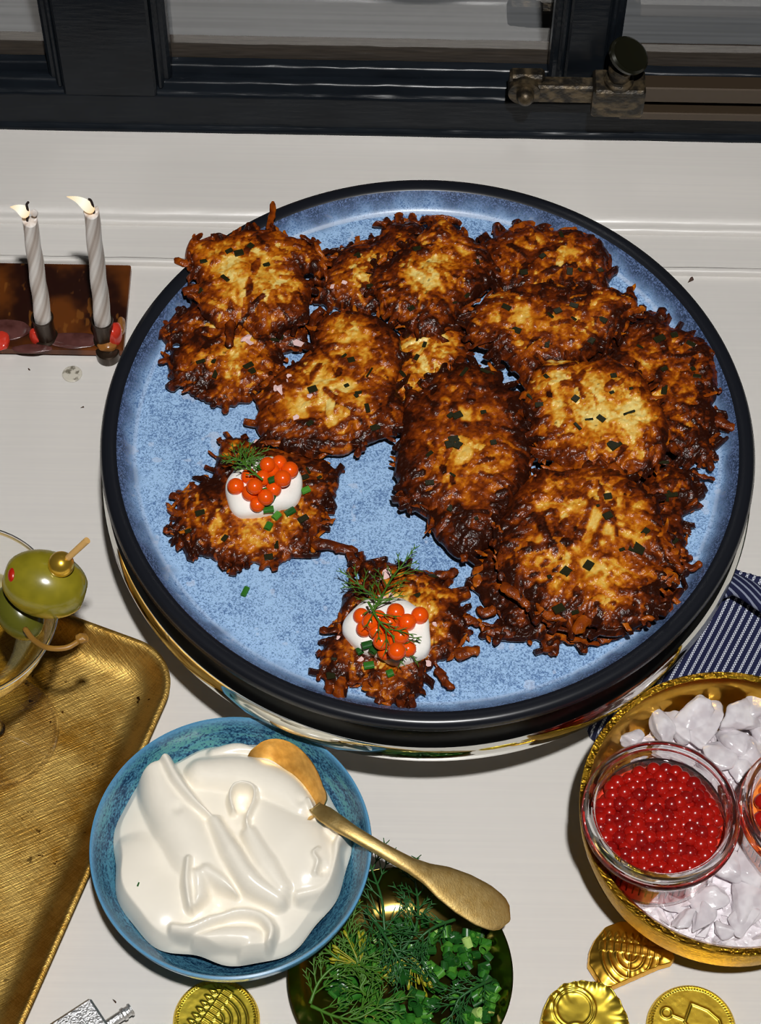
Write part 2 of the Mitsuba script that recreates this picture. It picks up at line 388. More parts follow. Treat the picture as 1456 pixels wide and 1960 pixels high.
# ---------------------------------------------------------------- window stay
st = thing('window_stay', 'tarnished bronze casement stay with a thumb screw fixed to the window rail', 'window stay')
put('pivot_plate', cat_([rbox((0.0570, 0.206, 0.043), (0.0735, 0.2128, 0.056), 0.0014), trimesh.creation.cylinder(0.0075, 0.007, sections=40, transform=trimesh.transformations.translation_matrix([0.0640, 0.2062, 0.0480]) @ trimesh.transformations.rotation_matrix(math.pi / 2, [1, 0, 0]))]), MBR, st)
put('pivot', cat_([trimesh.creation.cylinder(0.0042, 0.0042, sections=32, transform=trimesh.transformations.translation_matrix([0.0645, 0.2018, 0.0485]) @ trimesh.transformations.rotation_matrix(math.pi / 2, [1, 0, 0])), trimesh.creation.icosphere(3, 0.0041).apply_translation([0.0645, 0.2000, 0.0485])]), MBR, st)
put('arm', rbox((0.0650, 0.2035, 0.0405), (0.1000, 0.2110, 0.0520), 0.0010), MBR, st, smooth=25)
put('sliding_block', rbox((0.0960, 0.1975, 0.0375), (0.1205, 0.2125, 0.0560), 0.0012), MBR, st, smooth=25)
put('bar', rbox((0.1195, 0.2040, 0.0420), (0.42, 0.2125, 0.0520), 0.0006), MRAIL, st, smooth=25)
put('bar', rbox((0.1100, 0.2010, 0.0330), (0.42, 0.2128, 0.0380), 0.0005), MRAIL, st, smooth=25)
kb = np.array([0.1078, 0.2045, 0.0555])
put('collar', lathe([(0, 0), (0.0070, 0), (0.0070, 0.0022), (0.0062, 0.003), (0.0050, 0.0032), (0.0050, 0.0065), (0.0056, 0.0072), (0.0056, 0.009), (0.0045, 0.0105), (0, 0.0108)], 48, kb), MBR, st)
disc = lathe([(0, -0.0016), (0.0088, -0.0016), (0.0100, -0.0008), (0.0100, 0.0008), (0.0088, 0.0016), (0.0070, 0.0010), (0, 0.0008)], 56)
disc.apply_scale([1.02, 0.90, 1.15])
disc.apply_transform(trimesh.transformations.rotation_matrix(math.radians(18), [1, 0, 0]))
disc.apply_transform(trimesh.transformations.rotation_matrix(math.radians(28), [0, 1, 0]))
disc.apply_translation(kb + [0.003, 0.0010, 0.0165])
put('thumb_screw', disc, MBRD, st)

# ---------------------------------------------------------------- platter and its mirror stand
sd = thing('cake_stand', 'mirror polished steel cake stand under the blue platter', 'cake stand')
put('top', lathe([(0, 0.0585), (0.100, 0.0625), (0.1255, 0.0632), (0.1335, 0.0615), (0.1355, 0.0580), (0.1352, 0.0525), (0.1338, 0.0502), (0.1322, 0.0500), (0.1300, 0.0515), (0.10, 0.0545), (0, 0.0545)], 220, (*PLC, 0)), MMIRROR, sd, smooth=40)
put('pedestal', lathe([(0, 0), (0.062, 0), (0.062, 0.003), (0.035, 0.010), (0.022, 0.03), (0.028, 0.0546), (0, 0.0546)], 96, (*PLC, 0)), MMIRROR, sd, smooth=40)

pl = thing('platter', 'round speckled blue stoneware platter with a black rim holding the latkes', 'platter')
R = PLR
put('well', lathe([(0, PLF), (0.1195, PLF), (0.1212, PLF + 0.0006), (0.1230, PLF + 0.0022), (0.1252, PLF + 0.0052), (0.1272, PLF + 0.0071)], 240, (*PLC, 0)), MPLATE, pl, smooth=60)
put('rim', lathe([(0.1272, PLF + 0.0071), (0.1284, PLF + 0.0078), (0.1312, PLF + 0.0080), (0.1332, PLF + 0.0070), (R, PLF + 0.0045), (R - 0.0009, PLF + 0.0024), (R - 0.0050, PLF - 0.0030), (0.122, PLF - 0.0080), (0.115, PLF - 0.0088), (0.1135, PLF - 0.0062), (0, PLF - 0.0062)], 240, (*PLC, 0)), MBLACK, pl, smooth=50, label='black glazed rim and underside')

# ---------------------------------------------------------------- latkes
RAMP = np.array([C(226, 200, 118), C(214, 158, 52), C(188, 104, 14), C(144, 64, 8), C(94, 35, 7), C(42, 15, 6)])


def ramp(b):
    x = np.clip(b, 0, 1) * (len(RAMP) - 1)
    i = np.minimum(x.astype(int), len(RAMP) - 2)
    return RAMP[i] + (RAMP[i + 1] - RAMP[i]) * (x - i)[..., None]


def fb(x, y, s, seed, o=3):
    return meshkit.fbm(np.stack([x / s, y / s, np.zeros_like(x) + seed * 3.7], -1), o, seed)


def sheet(X, Y, S, Zt, Zb, pitch, col=None):
    """Top and bottom height fields where S > 0, the outline drawn in to S = 0."""
    gy, gx = np.gradient(S, pitch)
    g2 = gx * gx + gy * gy + 1e-6
    ins = S > 0
    cell = ins[:-1, :-1] | ins[1:, :-1] | ins[:-1, 1:] | ins[1:, 1:]
    used = np.zeros_like(ins)
    used[:-1, :-1] |= cell; used[1:, :-1] |= cell; used[:-1, 1:] |= cell; used[1:, 1:] |= cell
    out = used & ~ins
    mx, my = np.where(out, -S * gx / g2, 0), np.where(out, -S * gy / g2, 0)
    ln = np.hypot(mx, my); k = np.minimum(1, 1.2 * pitch / np.maximum(ln, 1e-9))
    Px, Py = X + mx * k, Y + my * k
    idx = -np.ones(S.shape, int); idx[used] = np.arange(used.sum()); n = int(used.sum())
    j, i = np.nonzero(cell)
    a, b, c, d = idx[j, i], idx[j, i + 1], idx[j + 1, i + 1], idx[j + 1, i]
    ft = np.vstack([np.stack([a, b, c], 1), np.stack([a, c, d], 1)])
    v = np.vstack([np.column_stack([Px[used], Py[used], Zt[used]]), np.column_stack([Px[used], Py[used], Zb[used]])])
    f = np.vstack([ft, ft[:, ::-1] + n])
    return v, f, used, (None if col is None else np.vstack([col[used], col[used]]))


LATKES = {}


def chive_bit(p, a, l, w, h, tilt=0.0):
    m = rbox((-l / 2, -w / 2, 0), (l / 2, w / 2, h), 0.0002)
    m.apply_transform(trimesh.transformations.rotation_matrix(tilt, [1, 0, 0]) @ np.eye(4))
    m.apply_transform(trimesh.transformations.rotation_matrix(a, [0, 0, 1]))
    m.apply_translation(p)
    return m


def latke(code, poly, zc, label, tone=0.5, thick=0.0085, sx=0.0, sy=0.0, seed=1, shreds=(), nsh=170, chives=(), nch=6, edge=0.6, pale=0.5, holes=(), ragged=0.0016, nedge=46):
    r = np.random.default_rng(seed * 101 + 5)
    pts = np.array(poly, float)
    c0 = W(*pts.mean(0), zc)
    base = lambda x, y: c0[2] + sx * (x - c0[0]) + sy * (y - c0[1])
    hmid = 0.45 * thick
    p0 = c0 + [0, 0, hmid]
    P = np.array([Wplane(x, y, p0, sx, sy)[:2] for x, y in pts])
    pg = Polygon(P).buffer(0)
    if pg.geom_type != 'Polygon': pg = max(pg.geoms, key=lambda q: q.area)
    pitch = 0.00052
    x0, y0, x1, y1 = pg.buffer(0.009).bounds
    xs, ys = np.arange(x0, x1, pitch), np.arange(y0, y1, pitch)
    X, Y = np.meshgrid(xs, ys)
    msk = shapely.contains_xy(pg, X, Y)
    D = (ndimage.distance_transform_edt(msk) - ndimage.distance_transform_edt(~msk)) * pitch
    D = ndimage.gaussian_filter(D, 0.8)
    S = D + ragged * 2 * (fb(X, Y, 0.0030, seed, 3) - 0.5) + ragged * 1.2 * (fb(X, Y, 0.009, seed + 3, 2) - 0.5) - 0.0004
    relief = np.zeros_like(X); stone = np.zeros_like(X)
    inside = np.argwhere(msk & (D > 0.0005))
    near = np.argwhere(msk & (D > 0.0002) & (D < 0.0075))
    gy, gx = np.gradient(ndimage.gaussian_filter(D, 3), pitch)
    for k in range(nsh):
        pool = near if k < nsh * 0.55 else inside
        j, i = pool[r.integers(len(pool))]
        px, py = xs[i], ys[j]
        if k < nsh * 0.55:
            a = math.atan2(-gy[j, i], -gx[j, i]) + r.normal(0, 0.9) + (math.pi / 2 if r.random() < 0.35 else 0)
        else:
            a = r.uniform(0, 2 * math.pi)
        L = r.uniform(0.007, 0.020); w = r.uniform(0.0009, 0.0016) if k < nsh * 0.55 else r.uniform(0.0010, 0.0021); bend = r.normal(0, 0.25)
        t = np.linspace(-0.5, 0.5, 26)
        cx = px + L * (t * math.cos(a) - bend * (t * t - 0.08) * math.sin(a)); cy = py + L * (t * math.sin(a) + bend * (t * t - 0.08) * math.cos(a))
        i0, i1 = np.searchsorted(xs, [cx.min() - w * 1.5, cx.max() + w * 1.5]); j0, j1 = np.searchsorted(ys, [cy.min() - w * 1.5, cy.max() + w * 1.5])
        if i1 - i0 < 2 or j1 - j0 < 2: continue
        sl = np.s_[j0:j1, i0:i1]
        d = np.sqrt(((X[sl][..., None] - cx) ** 2 + (Y[sl][..., None] - cy) ** 2).min(-1))
        if k < nsh * 0.22:
            S[sl] = np.maximum(S[sl], np.minimum(w - d, D[sl] + 0.0042))
        hh = np.sqrt(np.clip(1 - (d / w) ** 2, 0, 1)) * w * (0.62 if k < nsh * 0.55 else 0.27)
        up = hh > relief[sl]
        relief[sl] = np.where(up, hh, relief[sl])
        stone[sl] = np.where(up & (d < w), r.normal(0.05, 0.15 if k < nsh * 0.55 else 0.2), stone[sl])
    for hx, hy, hr in holes:
        q = Wplane(hx, hy, p0, sx, sy)
        S = np.minimum(S, np.hypot(X - q[0], Y - q[1]) - hr)
    Sp = np.maximum(S, 0)
    e = np.sqrt(np.clip(1 - (1 - np.clip(Sp / 0.0028, 0, 1)) ** 2, 0, 1))
    lump = fb(X, Y, 0.013, seed + 11, 2); mid = fb(X, Y, 0.0042, seed + 21, 3); fine = fb(X, Y, 0.0012, seed + 31, 2)
    dome = 1 - np.exp(-Sp / 0.008)
    ht = thick * (0.55 + 0.45 * dome) * (0.82 + 0.36 * lump) + 0.0020 * (mid - 0.5) + 0.0009 * (fine - 0.5) + relief
    zm = 0.38 * thick
    Zt = base(X, Y) + zm + (ht - zm) * e
    Zb = base(X, Y) + zm - zm * e
    ed = np.exp(-np.maximum(Sp + 0.006 * (fb(X, Y, 0.011, seed + 81, 3) - 0.5), 0) / 0.0075)
    crust = np.clip((mid - 0.42) / 0.14, 0, 1)
    grain = fb(X, Y, 0.0008, seed + 91, 1)
    big = fb(X, Y, 0.016, seed + 41, 2)
    b = tone + 0.07 + edge * (ed - 0.2) + 0.26 * (crust - 0.5) + 0.75 * (big - 0.5) + 0.5 * (fine - 0.5) + 0.22 * (grain - 0.5) + stone + 60 * (relief - 0.0003) * (0.4 + ed)
    b = np.where(b > 0.74, 0.74 + (b - 0.74) * 0.7, b)
    pm = fb(X, Y, 0.0085, seed + 51, 3)
    pal = np.clip((pm + 0.10 * (fine - 0.5) - (0.655 - 0.15 * pale)) / 0.03, 0, 1) * (1 - np.clip(ed * 1.7, 0, 1)) * (relief < 0.0004)
    pal = ndimage.gaussian_filter(pal, 0.8)
    b = b * (1 - 0.9 * pal) + 0.9 * pal * (0.02 + 0.25 * (grain - 0.4))
    col = ramp(b) * (0.9 + 0.2 * fb(X, Y, 0.0021, seed + 61, 2))[..., None]
    sp = fb(X, Y, 0.0018, seed + 71, 2) > 0.80
    col = np.where(sp[..., None], col * 0.35, col)
    v, f, used, cc = sheet(X, Y, S, Zt, Zb, pitch, col)
    k0 = thing('latke', label, 'latke')
    put('crust', trimesh.Trimesh(v, f, process=False), MVC, k0, smooth=True, color=cc)
    # loose fried shreds round the edge
    ms, cs = [], []

    def add_shred(pp, w, bt):
        m = tube(pp, w * np.clip(np.sin(np.linspace(0.15, math.pi - 0.22, len(pp))) * 2.4, 0.42, 1) * np.linspace(1.1, 0.75, len(pp)), 8, 0.6)
        m.vertices += (np.stack([meshkit.noise(m.vertices / 0.0013, seed + q) for q in (0, 5, 9)], -1) - 0.5) * 0.0014
        ms.append(m); cs.append(ramp(bt + 0.5 * (meshkit.noise(m.vertices / 0.0016, seed + 2) - 0.5)))
    ring = pg.exterior
    for k in range(nedge // 3):
        q = ring.interpolate(r.uniform(0, ring.length)); i = min(max(int((q.x - x0) / pitch), 1), len(xs) - 2); j = min(max(int((q.y - y0) / pitch), 1), len(ys) - 2)
        a = math.atan2(-gy[j, i], -gx[j, i]) + r.choice([-1, 1]) * r.uniform(0.2, 1.5)
        L = r.uniform(0.005, 0.012); t = np.linspace(-0.75, 0.38, 9); bend = r.normal(0, 0.3)
        X_ = q.x + L * (t * math.cos(a) - bend * t * t * math.sin(a)); Y_ = q.y + L * (t * math.sin(a) + bend * t * t * math.cos(a))
        z = base(X_, Y_) + thick * r.uniform(0.25, 0.62) + t * L * r.normal(0.0, 0.18)
        add_shred(np.column_stack([X_, Y_, z]), r.uniform(0.0008, 0.0013), r.uniform(0.55, 0.9))
    for sh in shreds:
        *qq, w, bt = sh
        pp = bez([Wplane(x, y, p0 + [0, 0, 0.0008], sx, sy) for x, y in qq], 12)
        add_shred(pp, w, bt)
    if ms:
        put('fried_shreds', cat_(ms), MVC, k0, smooth=True, color=np.vstack(cs), kind='stuff')
    top = lambda x, y: float(ndimage.map_coordinates(Zt, [[(y - y0) / pitch], [(x - x0) / pitch]], order=1, mode='nearest')[0])
    LATKES[code] = (top, p0, sx, sy, k0)
    for hx, hy, l, w, an in chives:
        q = on_latke(code, hx, hy)
        put('chive_piece', chive_bit(q - [0, 0, 0.0003], an, l, w, 0.0008), MCHD, k0, smooth=False)
    for k in range((nch + 2) // 3):
        j, i = inside[r.integers(len(inside))]
        if D[j, i] < 0.004: continue
        put('chive_piece', chive_bit((xs[i], ys[j], Zt[j, i] - 0.0004), r.uniform(0, 6.3), r.uniform(0.0014, 0.0042), r.uniform(0.0008, 0.0022), 0.0008, r.normal(0, 0.25)), MCHD, k0, smooth=False)
    return k0


def on_latke(code, px, py):
    top, p0, sx, sy, _ = LATKES[code]
    q = Wplane(px, py, p0, sx, sy)
    for _ in range(6):
        q = W(px, py, top(q[0], q[1]))
    return q


F0 = PLF + 0.0002
latke('B', [(376, 575), (362, 583), (349, 600), (327, 610), (322, 627), (321, 652), (322, 677), (320, 689), (320, 719), (339, 736), (364, 748), (394, 746), (396, 766), (418, 776), (453, 773), (470, 756), (502, 746), (527, 726), (542, 699), (542, 672), (577, 669), (592, 648), (577, 627), (502, 600), (428, 580)],
      F0, 'small browned latke half covered by the upper left latke of the platter', 0.52, sx=0, sy=0, seed=2, shreds=[[(325, 688), (303, 693), 0.0014, 0.8], [(324, 622), (313, 614), 0.0012, 0.85]], chives=[(475, 700, 0.0045, 0.0024, 0.6), (480, 711, 0.0040, 0.0026, 0.5), (384, 692, 0.004, 0.0016, 0.4), (409, 691, 0.0022, 0.0018, 1.2), (412, 716, 0.004, 0.002, 1.3)], holes=[(337, 661, 0.0016)])
latke('A', [(389, 459), (418, 462), (463, 441), (502, 439), (537, 442), (552, 452), (589, 457), (601, 474), (619, 489), (626, 521), (601, 541), (594, 573), (594, 610), (564, 627), (527, 635), (490, 642), (473, 625), (451, 622), (418, 627), (386, 603), (379, 578), (374, 558), (379, 538), (371, 518), (354, 486), (369, 474)],
      F0 + 0.0068, 'upper left golden latke with a long shred sticking up, hanging over the platter rim', 0.36, sx=-0.02, sy=0.02, seed=1, pale=0.9, shreds=[[(516, 446), (517, 425), (522, 405), (522, 385), 0.0017, 0.7], [(376, 468), (371, 450), 0.0013, 0.7], [(366, 503), (350, 504), (335, 496), 0.0022, 0.7], [(382, 552), (349, 557), 0.0024, 0.75], [(600, 485), (598, 453), 0.0012, 0.9], [(441, 610), (440, 640), (439, 665), 0.0022, 0.88]], chives=[(457, 484, 0.004, 0.003, 0.3), (479, 471, 0.003, 0.0026, 0.9), (390, 500, 0.0034, 0.0018, 0.2), (510, 507, 0.003, 0.002, 0.4), (383, 556, 0.003, 0.002, 0.7)], holes=[(591, 528, 0.0022)])
latke('C', [(636, 492), (659, 479), (679, 466), (697, 466), (725, 461), (727, 436), (740, 426), (755, 423), (763, 412), (770, 428), (788, 415), (803, 428), (820, 470), (810, 540), (770, 590), (700, 600), (641, 586), (598, 578), (595, 553), (620, 530), (631, 509)],
      F0, 'latke at the back of the platter mostly hidden under a lighter one', 0.52, seed=3, shreds=[[(765, 430), (763, 408), 0.0022, 0.75], [(794, 432), (787, 408), 0.0018, 0.75], [(684, 470), (683, 453), 0.0013, 0.6], [(622, 500), (601, 510), 0.0013, 0.9]], chives=[(683, 488, 0.003, 0.0016, 0.8), (750, 511, 0.003, 0.002, 0.2)], nch=8)
latke('F', [(943, 452), (951, 439), (975, 439), (1017, 428), (1027, 439), (1056, 444), (1103, 439), (1152, 455), (1168, 486), (1165, 520), (1165, 546), (1160, 583), (1095, 588), (990, 575), (925, 552), (912, 504), (920, 468)],
      F0, 'latke nearest the back rim at the right with two pale yellow spots', 0.56, seed=4, pale=0.75, shreds=[[(975, 446), (1000, 430), (1024, 428), 0.0021, 0.6], [(1110, 447), (1152, 463), 0.0019, 0.8]], chives=[(1002, 521, 0.0034, 0.0026, 0.2), (1038, 490, 0.003, 0.0022, 0.8), (1090, 519, 0.0038, 0.0026, 1.5), (1148, 518, 0.003, 0.0024, 0.6)])
latke('I', [(773, 622), (810, 612), (872, 618), (900, 653), (895, 700), (870, 730), (825, 765), (790, 800), (748, 807), (733, 776), (742, 715), (754, 668)],
      F0 + 0.0005, 'narrow visible strip of a pale yellow latke between darker ones in the middle', 0.36, seed=5, pale=1.0, chives=[(812, 660, 0.003, 0.0016, 1.3), (797, 684, 0.003, 0.0018, 1.1)])
latke('E', [(814, 441), (824, 423), (834, 416), (852, 420), (877, 438), (900, 451), (918, 464), (933, 471), (946, 504), (941, 542), (908, 580), (880, 610), (850, 640), (819, 646), (783, 631), (753, 606), (722, 573), (702, 532), (732, 497), (753, 487), (783, 466)],
      F0 + 0.0050, 'latke with a bright pale patch at the back centre of the platter', 0.46, sx=-0.04, sy=0.0, seed=6, pale=0.9, shreds=[[(832, 424), (853, 421), 0.0022, 0.7], [(770, 585), (745, 620), 0.002, 0.8]], chives=[(798, 476, 0.0036, 0.0022, 0.3), (787, 590, 0.003, 0.0024, 0.6), (894, 566, 0.0032, 0.002, 0.8), (708, 548, 0.003, 0.0022, 0.2)], nch=9)
latke('G', [(951, 557), (1006, 541), (1069, 546), (1121, 552), (1168, 549), (1194, 562), (1207, 551), (1220, 562), (1220, 593), (1199, 620), (1160, 660), (1134, 684), (1095, 697), (1043, 706), (1022, 736), (1006, 740), (983, 708), (951, 677), (912, 661), (886, 622), (905, 588)],
      F0 + 0.0072, 'glossy latke with a straight brown shred across it, lying over the back right one', 0.45, sx=0.0, sy=0.03, seed=7, pale=0.75, shreds=[[(1081, 560), (1083, 590), (1083, 625), 0.0016, 0.62], [(1040, 568), (1075, 595), 0.0012, 0.6], [(1203, 575), (1206, 549), 0.0015, 0.88], [(905, 600), (940, 650), 0.0018, 0.75]], chives=[(1067, 595, 0.0034, 0.0026, 0.5), (1098, 585, 0.0038, 0.0024, -0.3), (969, 588, 0.004, 0.0024, -0.5), (988, 632, 0.004, 0.0028, -0.4), (1132, 652, 0.003, 0.0026, 1.0), (1153, 612, 0.004, 0.0026, -0.5), (1047, 658, 0.004, 0.002, 1.4)], nch=8)
latke('H', [(600, 620), (643, 597), (686, 600), (726, 606), (767, 643), (770, 674), (773, 699), (757, 739), (770, 761), (785, 801), (782, 818), (748, 832), (711, 844), (655, 868), (609, 867), (547, 865), (510, 847), (495, 829), (483, 807), (498, 789), (489, 773), (504, 745), (526, 721), (563, 693), (603, 668), (603, 637)],
      F0 + 0.0035, 'large oval latke left of centre with green chive flecks and a dark lower edge', 0.44, sx=0.055, sy=0.03, seed=8, pale=0.8, shreds=[[(690, 660), (686, 700), (672, 740), (650, 775), 0.0021, 0.62], [(630, 690), (618, 730), (600, 765), 0.0018, 0.6], [(655, 720), (625, 760), (605, 780), 0.0015, 0.55], [(700, 700), (695, 720), (690, 740), 0.0012, 0.75], [(500, 742), (530, 715), 0.0018, 0.7], [(490, 808), (478, 806), 0.0012, 0.8], [(620, 590), (600, 606), (597, 625), 0.0018, 0.85]], chives=[(672, 689, 0.003, 0.0026, 0.3), (598, 745, 0.0038, 0.003, 0.4), (658, 682, 0.003, 0.0014, 0.8), (707, 713, 0.0052, 0.0008, 1.1), (663, 738, 0.0022, 0.0016, 0.5), (686, 752, 0.003, 0.0016, 0.2), (718, 818, 0.004, 0.0026, 0.4), (593, 810, 0.003, 0.002, 0.7)], nedge=60)
latke('L', [(1121, 674), (1170, 645), (1210, 610), (1228, 592), (1262, 600), (1273, 619), (1322, 638), (1376, 672), (1380, 709), (1373, 754), (1362, 774), (1375, 795), (1378, 829), (1363, 840), (1364, 880), (1350, 890), (1334, 880), (1283, 887), (1230, 870), (1186, 800), (1140, 730)],
      F0 + 0.0005, 'dark brown latke at the right edge with shreds pointing to the rim', 0.68, seed=9, pale=0.35, shreds=[[(1225, 605), (1229, 584), 0.002, 0.9], [(1262, 612), (1270, 588), 0.002, 0.95], [(1350, 795), (1380, 810), (1410, 822), 0.0027, 0.8], [(1320, 790), (1350, 800), (1385, 795), 0.002, 0.85], [(1340, 850), (1355, 880), (1362, 900), 0.0022, 0.9], [(1325, 903), (1345, 912), (1368, 919), 0.0009, 0.75], [(1310, 850), (1340, 862), (1366, 868), 0.0016, 0.9], [(1290, 830), (1330, 845), 0.0017, 0.88], [(1360, 740), (1380, 752), 0.0012, 0.95]], chives=[(1271, 746, 0.0048, 0.0024, 1.4), (1271, 706, 0.003, 0.002, 0.5), (1262, 648, 0.005, 0.003, 0.5), (1322, 658, 0.004, 0.002, -0.5), (1290, 641, 0.003, 0.0026, 0.3)], nch=10, nedge=64)
latke('N', [(1233, 905), (1279, 890), (1319, 908), (1338, 943), (1342, 959), (1312, 972), (1310, 1025), (1317, 1055), (1299, 1074), (1253, 1068), (1215, 1030), (1200, 960)],
      F0, 'glossy dark latke peeping out below the bright yellow one at the right', 0.58, seed=10, pale=0.6, chives=[(1283, 948, 0.006, 0.002, 0.2), (1290, 1034, 0.003, 0.0028, 0.8)])
latke('J', [(779, 742), (800, 748), (812, 742), (826, 725), (820, 714), (847, 712), (869, 706), (880, 690), (890, 693), (911, 703), (933, 706), (961, 714), (965, 742), (997, 746), (1004, 770), (1006, 809), (1019, 851), (1020, 894), (1010, 937), (1000, 969), (975, 1005), (944, 1035), (916, 1062), (890, 1064), (877, 1049), (858, 1049), (834, 1032), (819, 1001), (815, 969), (791, 976), (770, 959), (761, 926), (755, 894), (757, 862), (770, 828), (768, 800)],
      F0 + 0.0055, 'dark red-brown latke in the centre with a pale split down its middle', 0.66, thick=0.0105, sx=0.02, sy=0.02, seed=11, pale=0.45, shreds=[[(912, 865), (900, 895), (885, 930), (880, 950), 0.0013, 0.02], [(843, 925), (855, 950), (880, 975), 0.0016, 0.62], [(905, 985), (925, 995), (950, 998), 0.0034, 0.40], [(878, 700), (882, 682), 0.0018, 0.9], [(890, 1060), (888, 1075), 0.0018, 0.75], [(785, 745), (776, 736), 0.0016, 0.9], [(770, 952), (768, 964), 0.0018, 0.8]], chives=[(875, 795, 0.0042, 0.003, 0.5), (862, 795, 0.003, 0.0022, 0.8), (868, 840, 0.0044, 0.003, 0.3), (876, 852, 0.0036, 0.003, 1.0), (861, 850, 0.004, 0.0034, 0.3), (925, 789, 0.0024, 0.0018, 0.2), (944, 847, 0.0026, 0.0024, 0.2), (888, 712, 0.0052, 0.0016, 1.0), (932, 712, 0.006, 0.0016, -0.5), (822, 924, 0.0036, 0.0024, 0.1), (862, 973, 0.003, 0.0022, 1.0)], nch=9, nedge=64)
latke('O', [(916, 1068), (908, 1127), (923, 1160), (956, 1170), (966, 1193), (935, 1198), (925, 1210), (946, 1225), (982, 1221), (992, 1217), (1035, 1227), (1040, 1243), (1062, 1246), (1081, 1226), (1115, 1240), (1141, 1224), (1187, 1211), (1253, 1187), (1283, 1165), (1300, 1110), (1317, 1068), (1250, 1020), (1150, 990), (1055, 969), (949, 1002)],
      F0, 'ragged latke under the biggest one at the lower right, only its shaggy edge showing', 0.68, seed=12, pale=0.2, shreds=[[(925, 1070), (914, 1100), (916, 1125), 0.0026, 0.62], [(950, 1165), (925, 1175), (915, 1160), 0.002, 0.8], [(985, 1210), (950, 1210), (925, 1205), 0.0024, 0.8], [(955, 1215), (948, 1233), 0.002, 0.9], [(1045, 1225), (1048, 1250), 0.0024, 0.85], [(1060, 1225), (1062, 1253), 0.0024, 0.85], [(1105, 1225), (1120, 1250), 0.0018, 0.92], [(1135, 1210), (1120, 1235), 0.0018, 0.9], [(1215, 1195), (1165, 1218), (1145, 1228), 0.0026, 0.7], [(1255, 1155), (1288, 1165), 0.0022, 0.72], [(1270, 1105), (1300, 1115), 0.0022, 0.66], [(1305, 1080), (1325, 1088), (1340, 1076), 0.0018, 0.8], [(1240, 1185), (1215, 1200), 0.0019, 0.7]], nedge=80)
latke('K', [(1037, 690), (1073, 684), (1108, 693), (1141, 689), (1186, 695), (1230, 711), (1250, 761), (1264, 774), (1279, 806), (1282, 848), (1272, 880), (1234, 904), (1186, 906), (1121, 903), (1073, 896), (1041, 871), (1015, 832), (1002, 774), (1004, 741), (1018, 716)],
      F0 + 0.0100, 'brightest golden yellow latke on top of the pile at the right, dotted with dark chives', 0.22, sx=0.02, sy=0.02, seed=13, pale=1.0, edge=0.75, nsh=110, shreds=[[(1130, 712), (1140, 740), (1152, 768), 0.0016, 0.48], [(1280, 850), (1300, 870), 0.0018, 0.85]], chives=[(1101, 763, 0.003, 0.0028, 0.9), (1032, 775, 0.0036, 0.0024, 0.1), (1175, 850, 0.0054, 0.0044, 0.7), (1150, 801, 0.0036, 0.0024, -0.7), (1127, 803, 0.0034, 0.001, 0.15), (1204, 790, 0.0052, 0.001, 0.4), (1105, 816, 0.004, 0.0014, -0.9), (1171, 752, 0.002, 0.0018, 0.4), (1174, 719, 0.0026, 0.0022, 0.2), (1207, 744, 0.002, 0.0014, 0.2), (1014, 760, 0.0036, 0.0012, -0.9), (1268, 885, 0.005, 0.0014, 0.0)], nch=3)
latke('M', [(1005, 920), (1035, 898), (1075, 900), (1121, 890), (1150, 884), (1197, 908), (1226, 931), (1260, 958), (1267, 995), (1295, 1050), (1299, 1070), (1269, 1085), (1285, 1105), (1263, 1127), (1266, 1157), (1250, 1177), (1218, 1198), (1149, 1216), (1137, 1200), (1104, 1187), (1094, 1205), (1038, 1183), (1005, 1150), (963, 1121), (952, 1074), (951, 1012), (970, 962), (990, 935)],
      F0 + 0.0095, 'biggest round latke at the lower right of the platter with a crisp shaggy brown edge', 0.52, thick=0.0095, sx=0.0, sy=0.03, seed=14, pale=0.6, shreds=[[(1055, 890), (1080, 912), (1095, 925), 0.0024, 0.7], [(1120, 905), (1128, 882), 0.0022, 0.85], [(1152, 900), (1148, 878), 0.0022, 0.9], [(1165, 890), (1195, 915), 0.0028, 0.72], [(1120, 930), (1150, 922), (1170, 915), 0.0022, 0.72], [(980, 1045), (960, 1072), 0.002, 0.66], [(1240, 1015), (1275, 1050), (1295, 1062), 0.0034, 0.62], [(1262, 1100), (1296, 1108), 0.003, 0.62], [(1160, 1150), (1125, 1180), (1098, 1212), 0.0030, 0.62], [(1098, 1180), (1050, 1178), (1032, 1155), (1035, 1140), 0.0022, 0.68], [(1285, 1060), (1305, 1095), 0.0022, 0.8], [(960, 1120), (990, 1140), (1010, 1160), 0.0024, 0.74], [(1230, 1050), (1262, 1065), 0.0022, 0.6], [(1250, 1040), (1240, 1018), 0.002, 0.65], [(965, 1030), (960, 1080), (980, 1115), 0.002, 0.72]], chives=[(1083, 1094, 0.004, 0.0036, 0.9), (1218, 1051, 0.006, 0.0034, -0.35), (1163, 987, 0.0038, 0.003, 0.5), (1235, 1018, 0.0036, 0.0026, 0.9), (1069, 1165, 0.0046, 0.0034, 0.5), (1126, 1082, 0.004, 0.0034, 1.0), (1190, 1052, 0.0024, 0.0014, 0.4), (1163, 950, 0.0032, 0.0028, 0.2), (1051, 1104, 0.0018, 0.0016, 0.3), (1100, 1171, 0.003, 0.0022, 0.3), (1144, 968, 0.0014, 0.0012, 0.3)], nch=2, nedge=110, nsh=200)
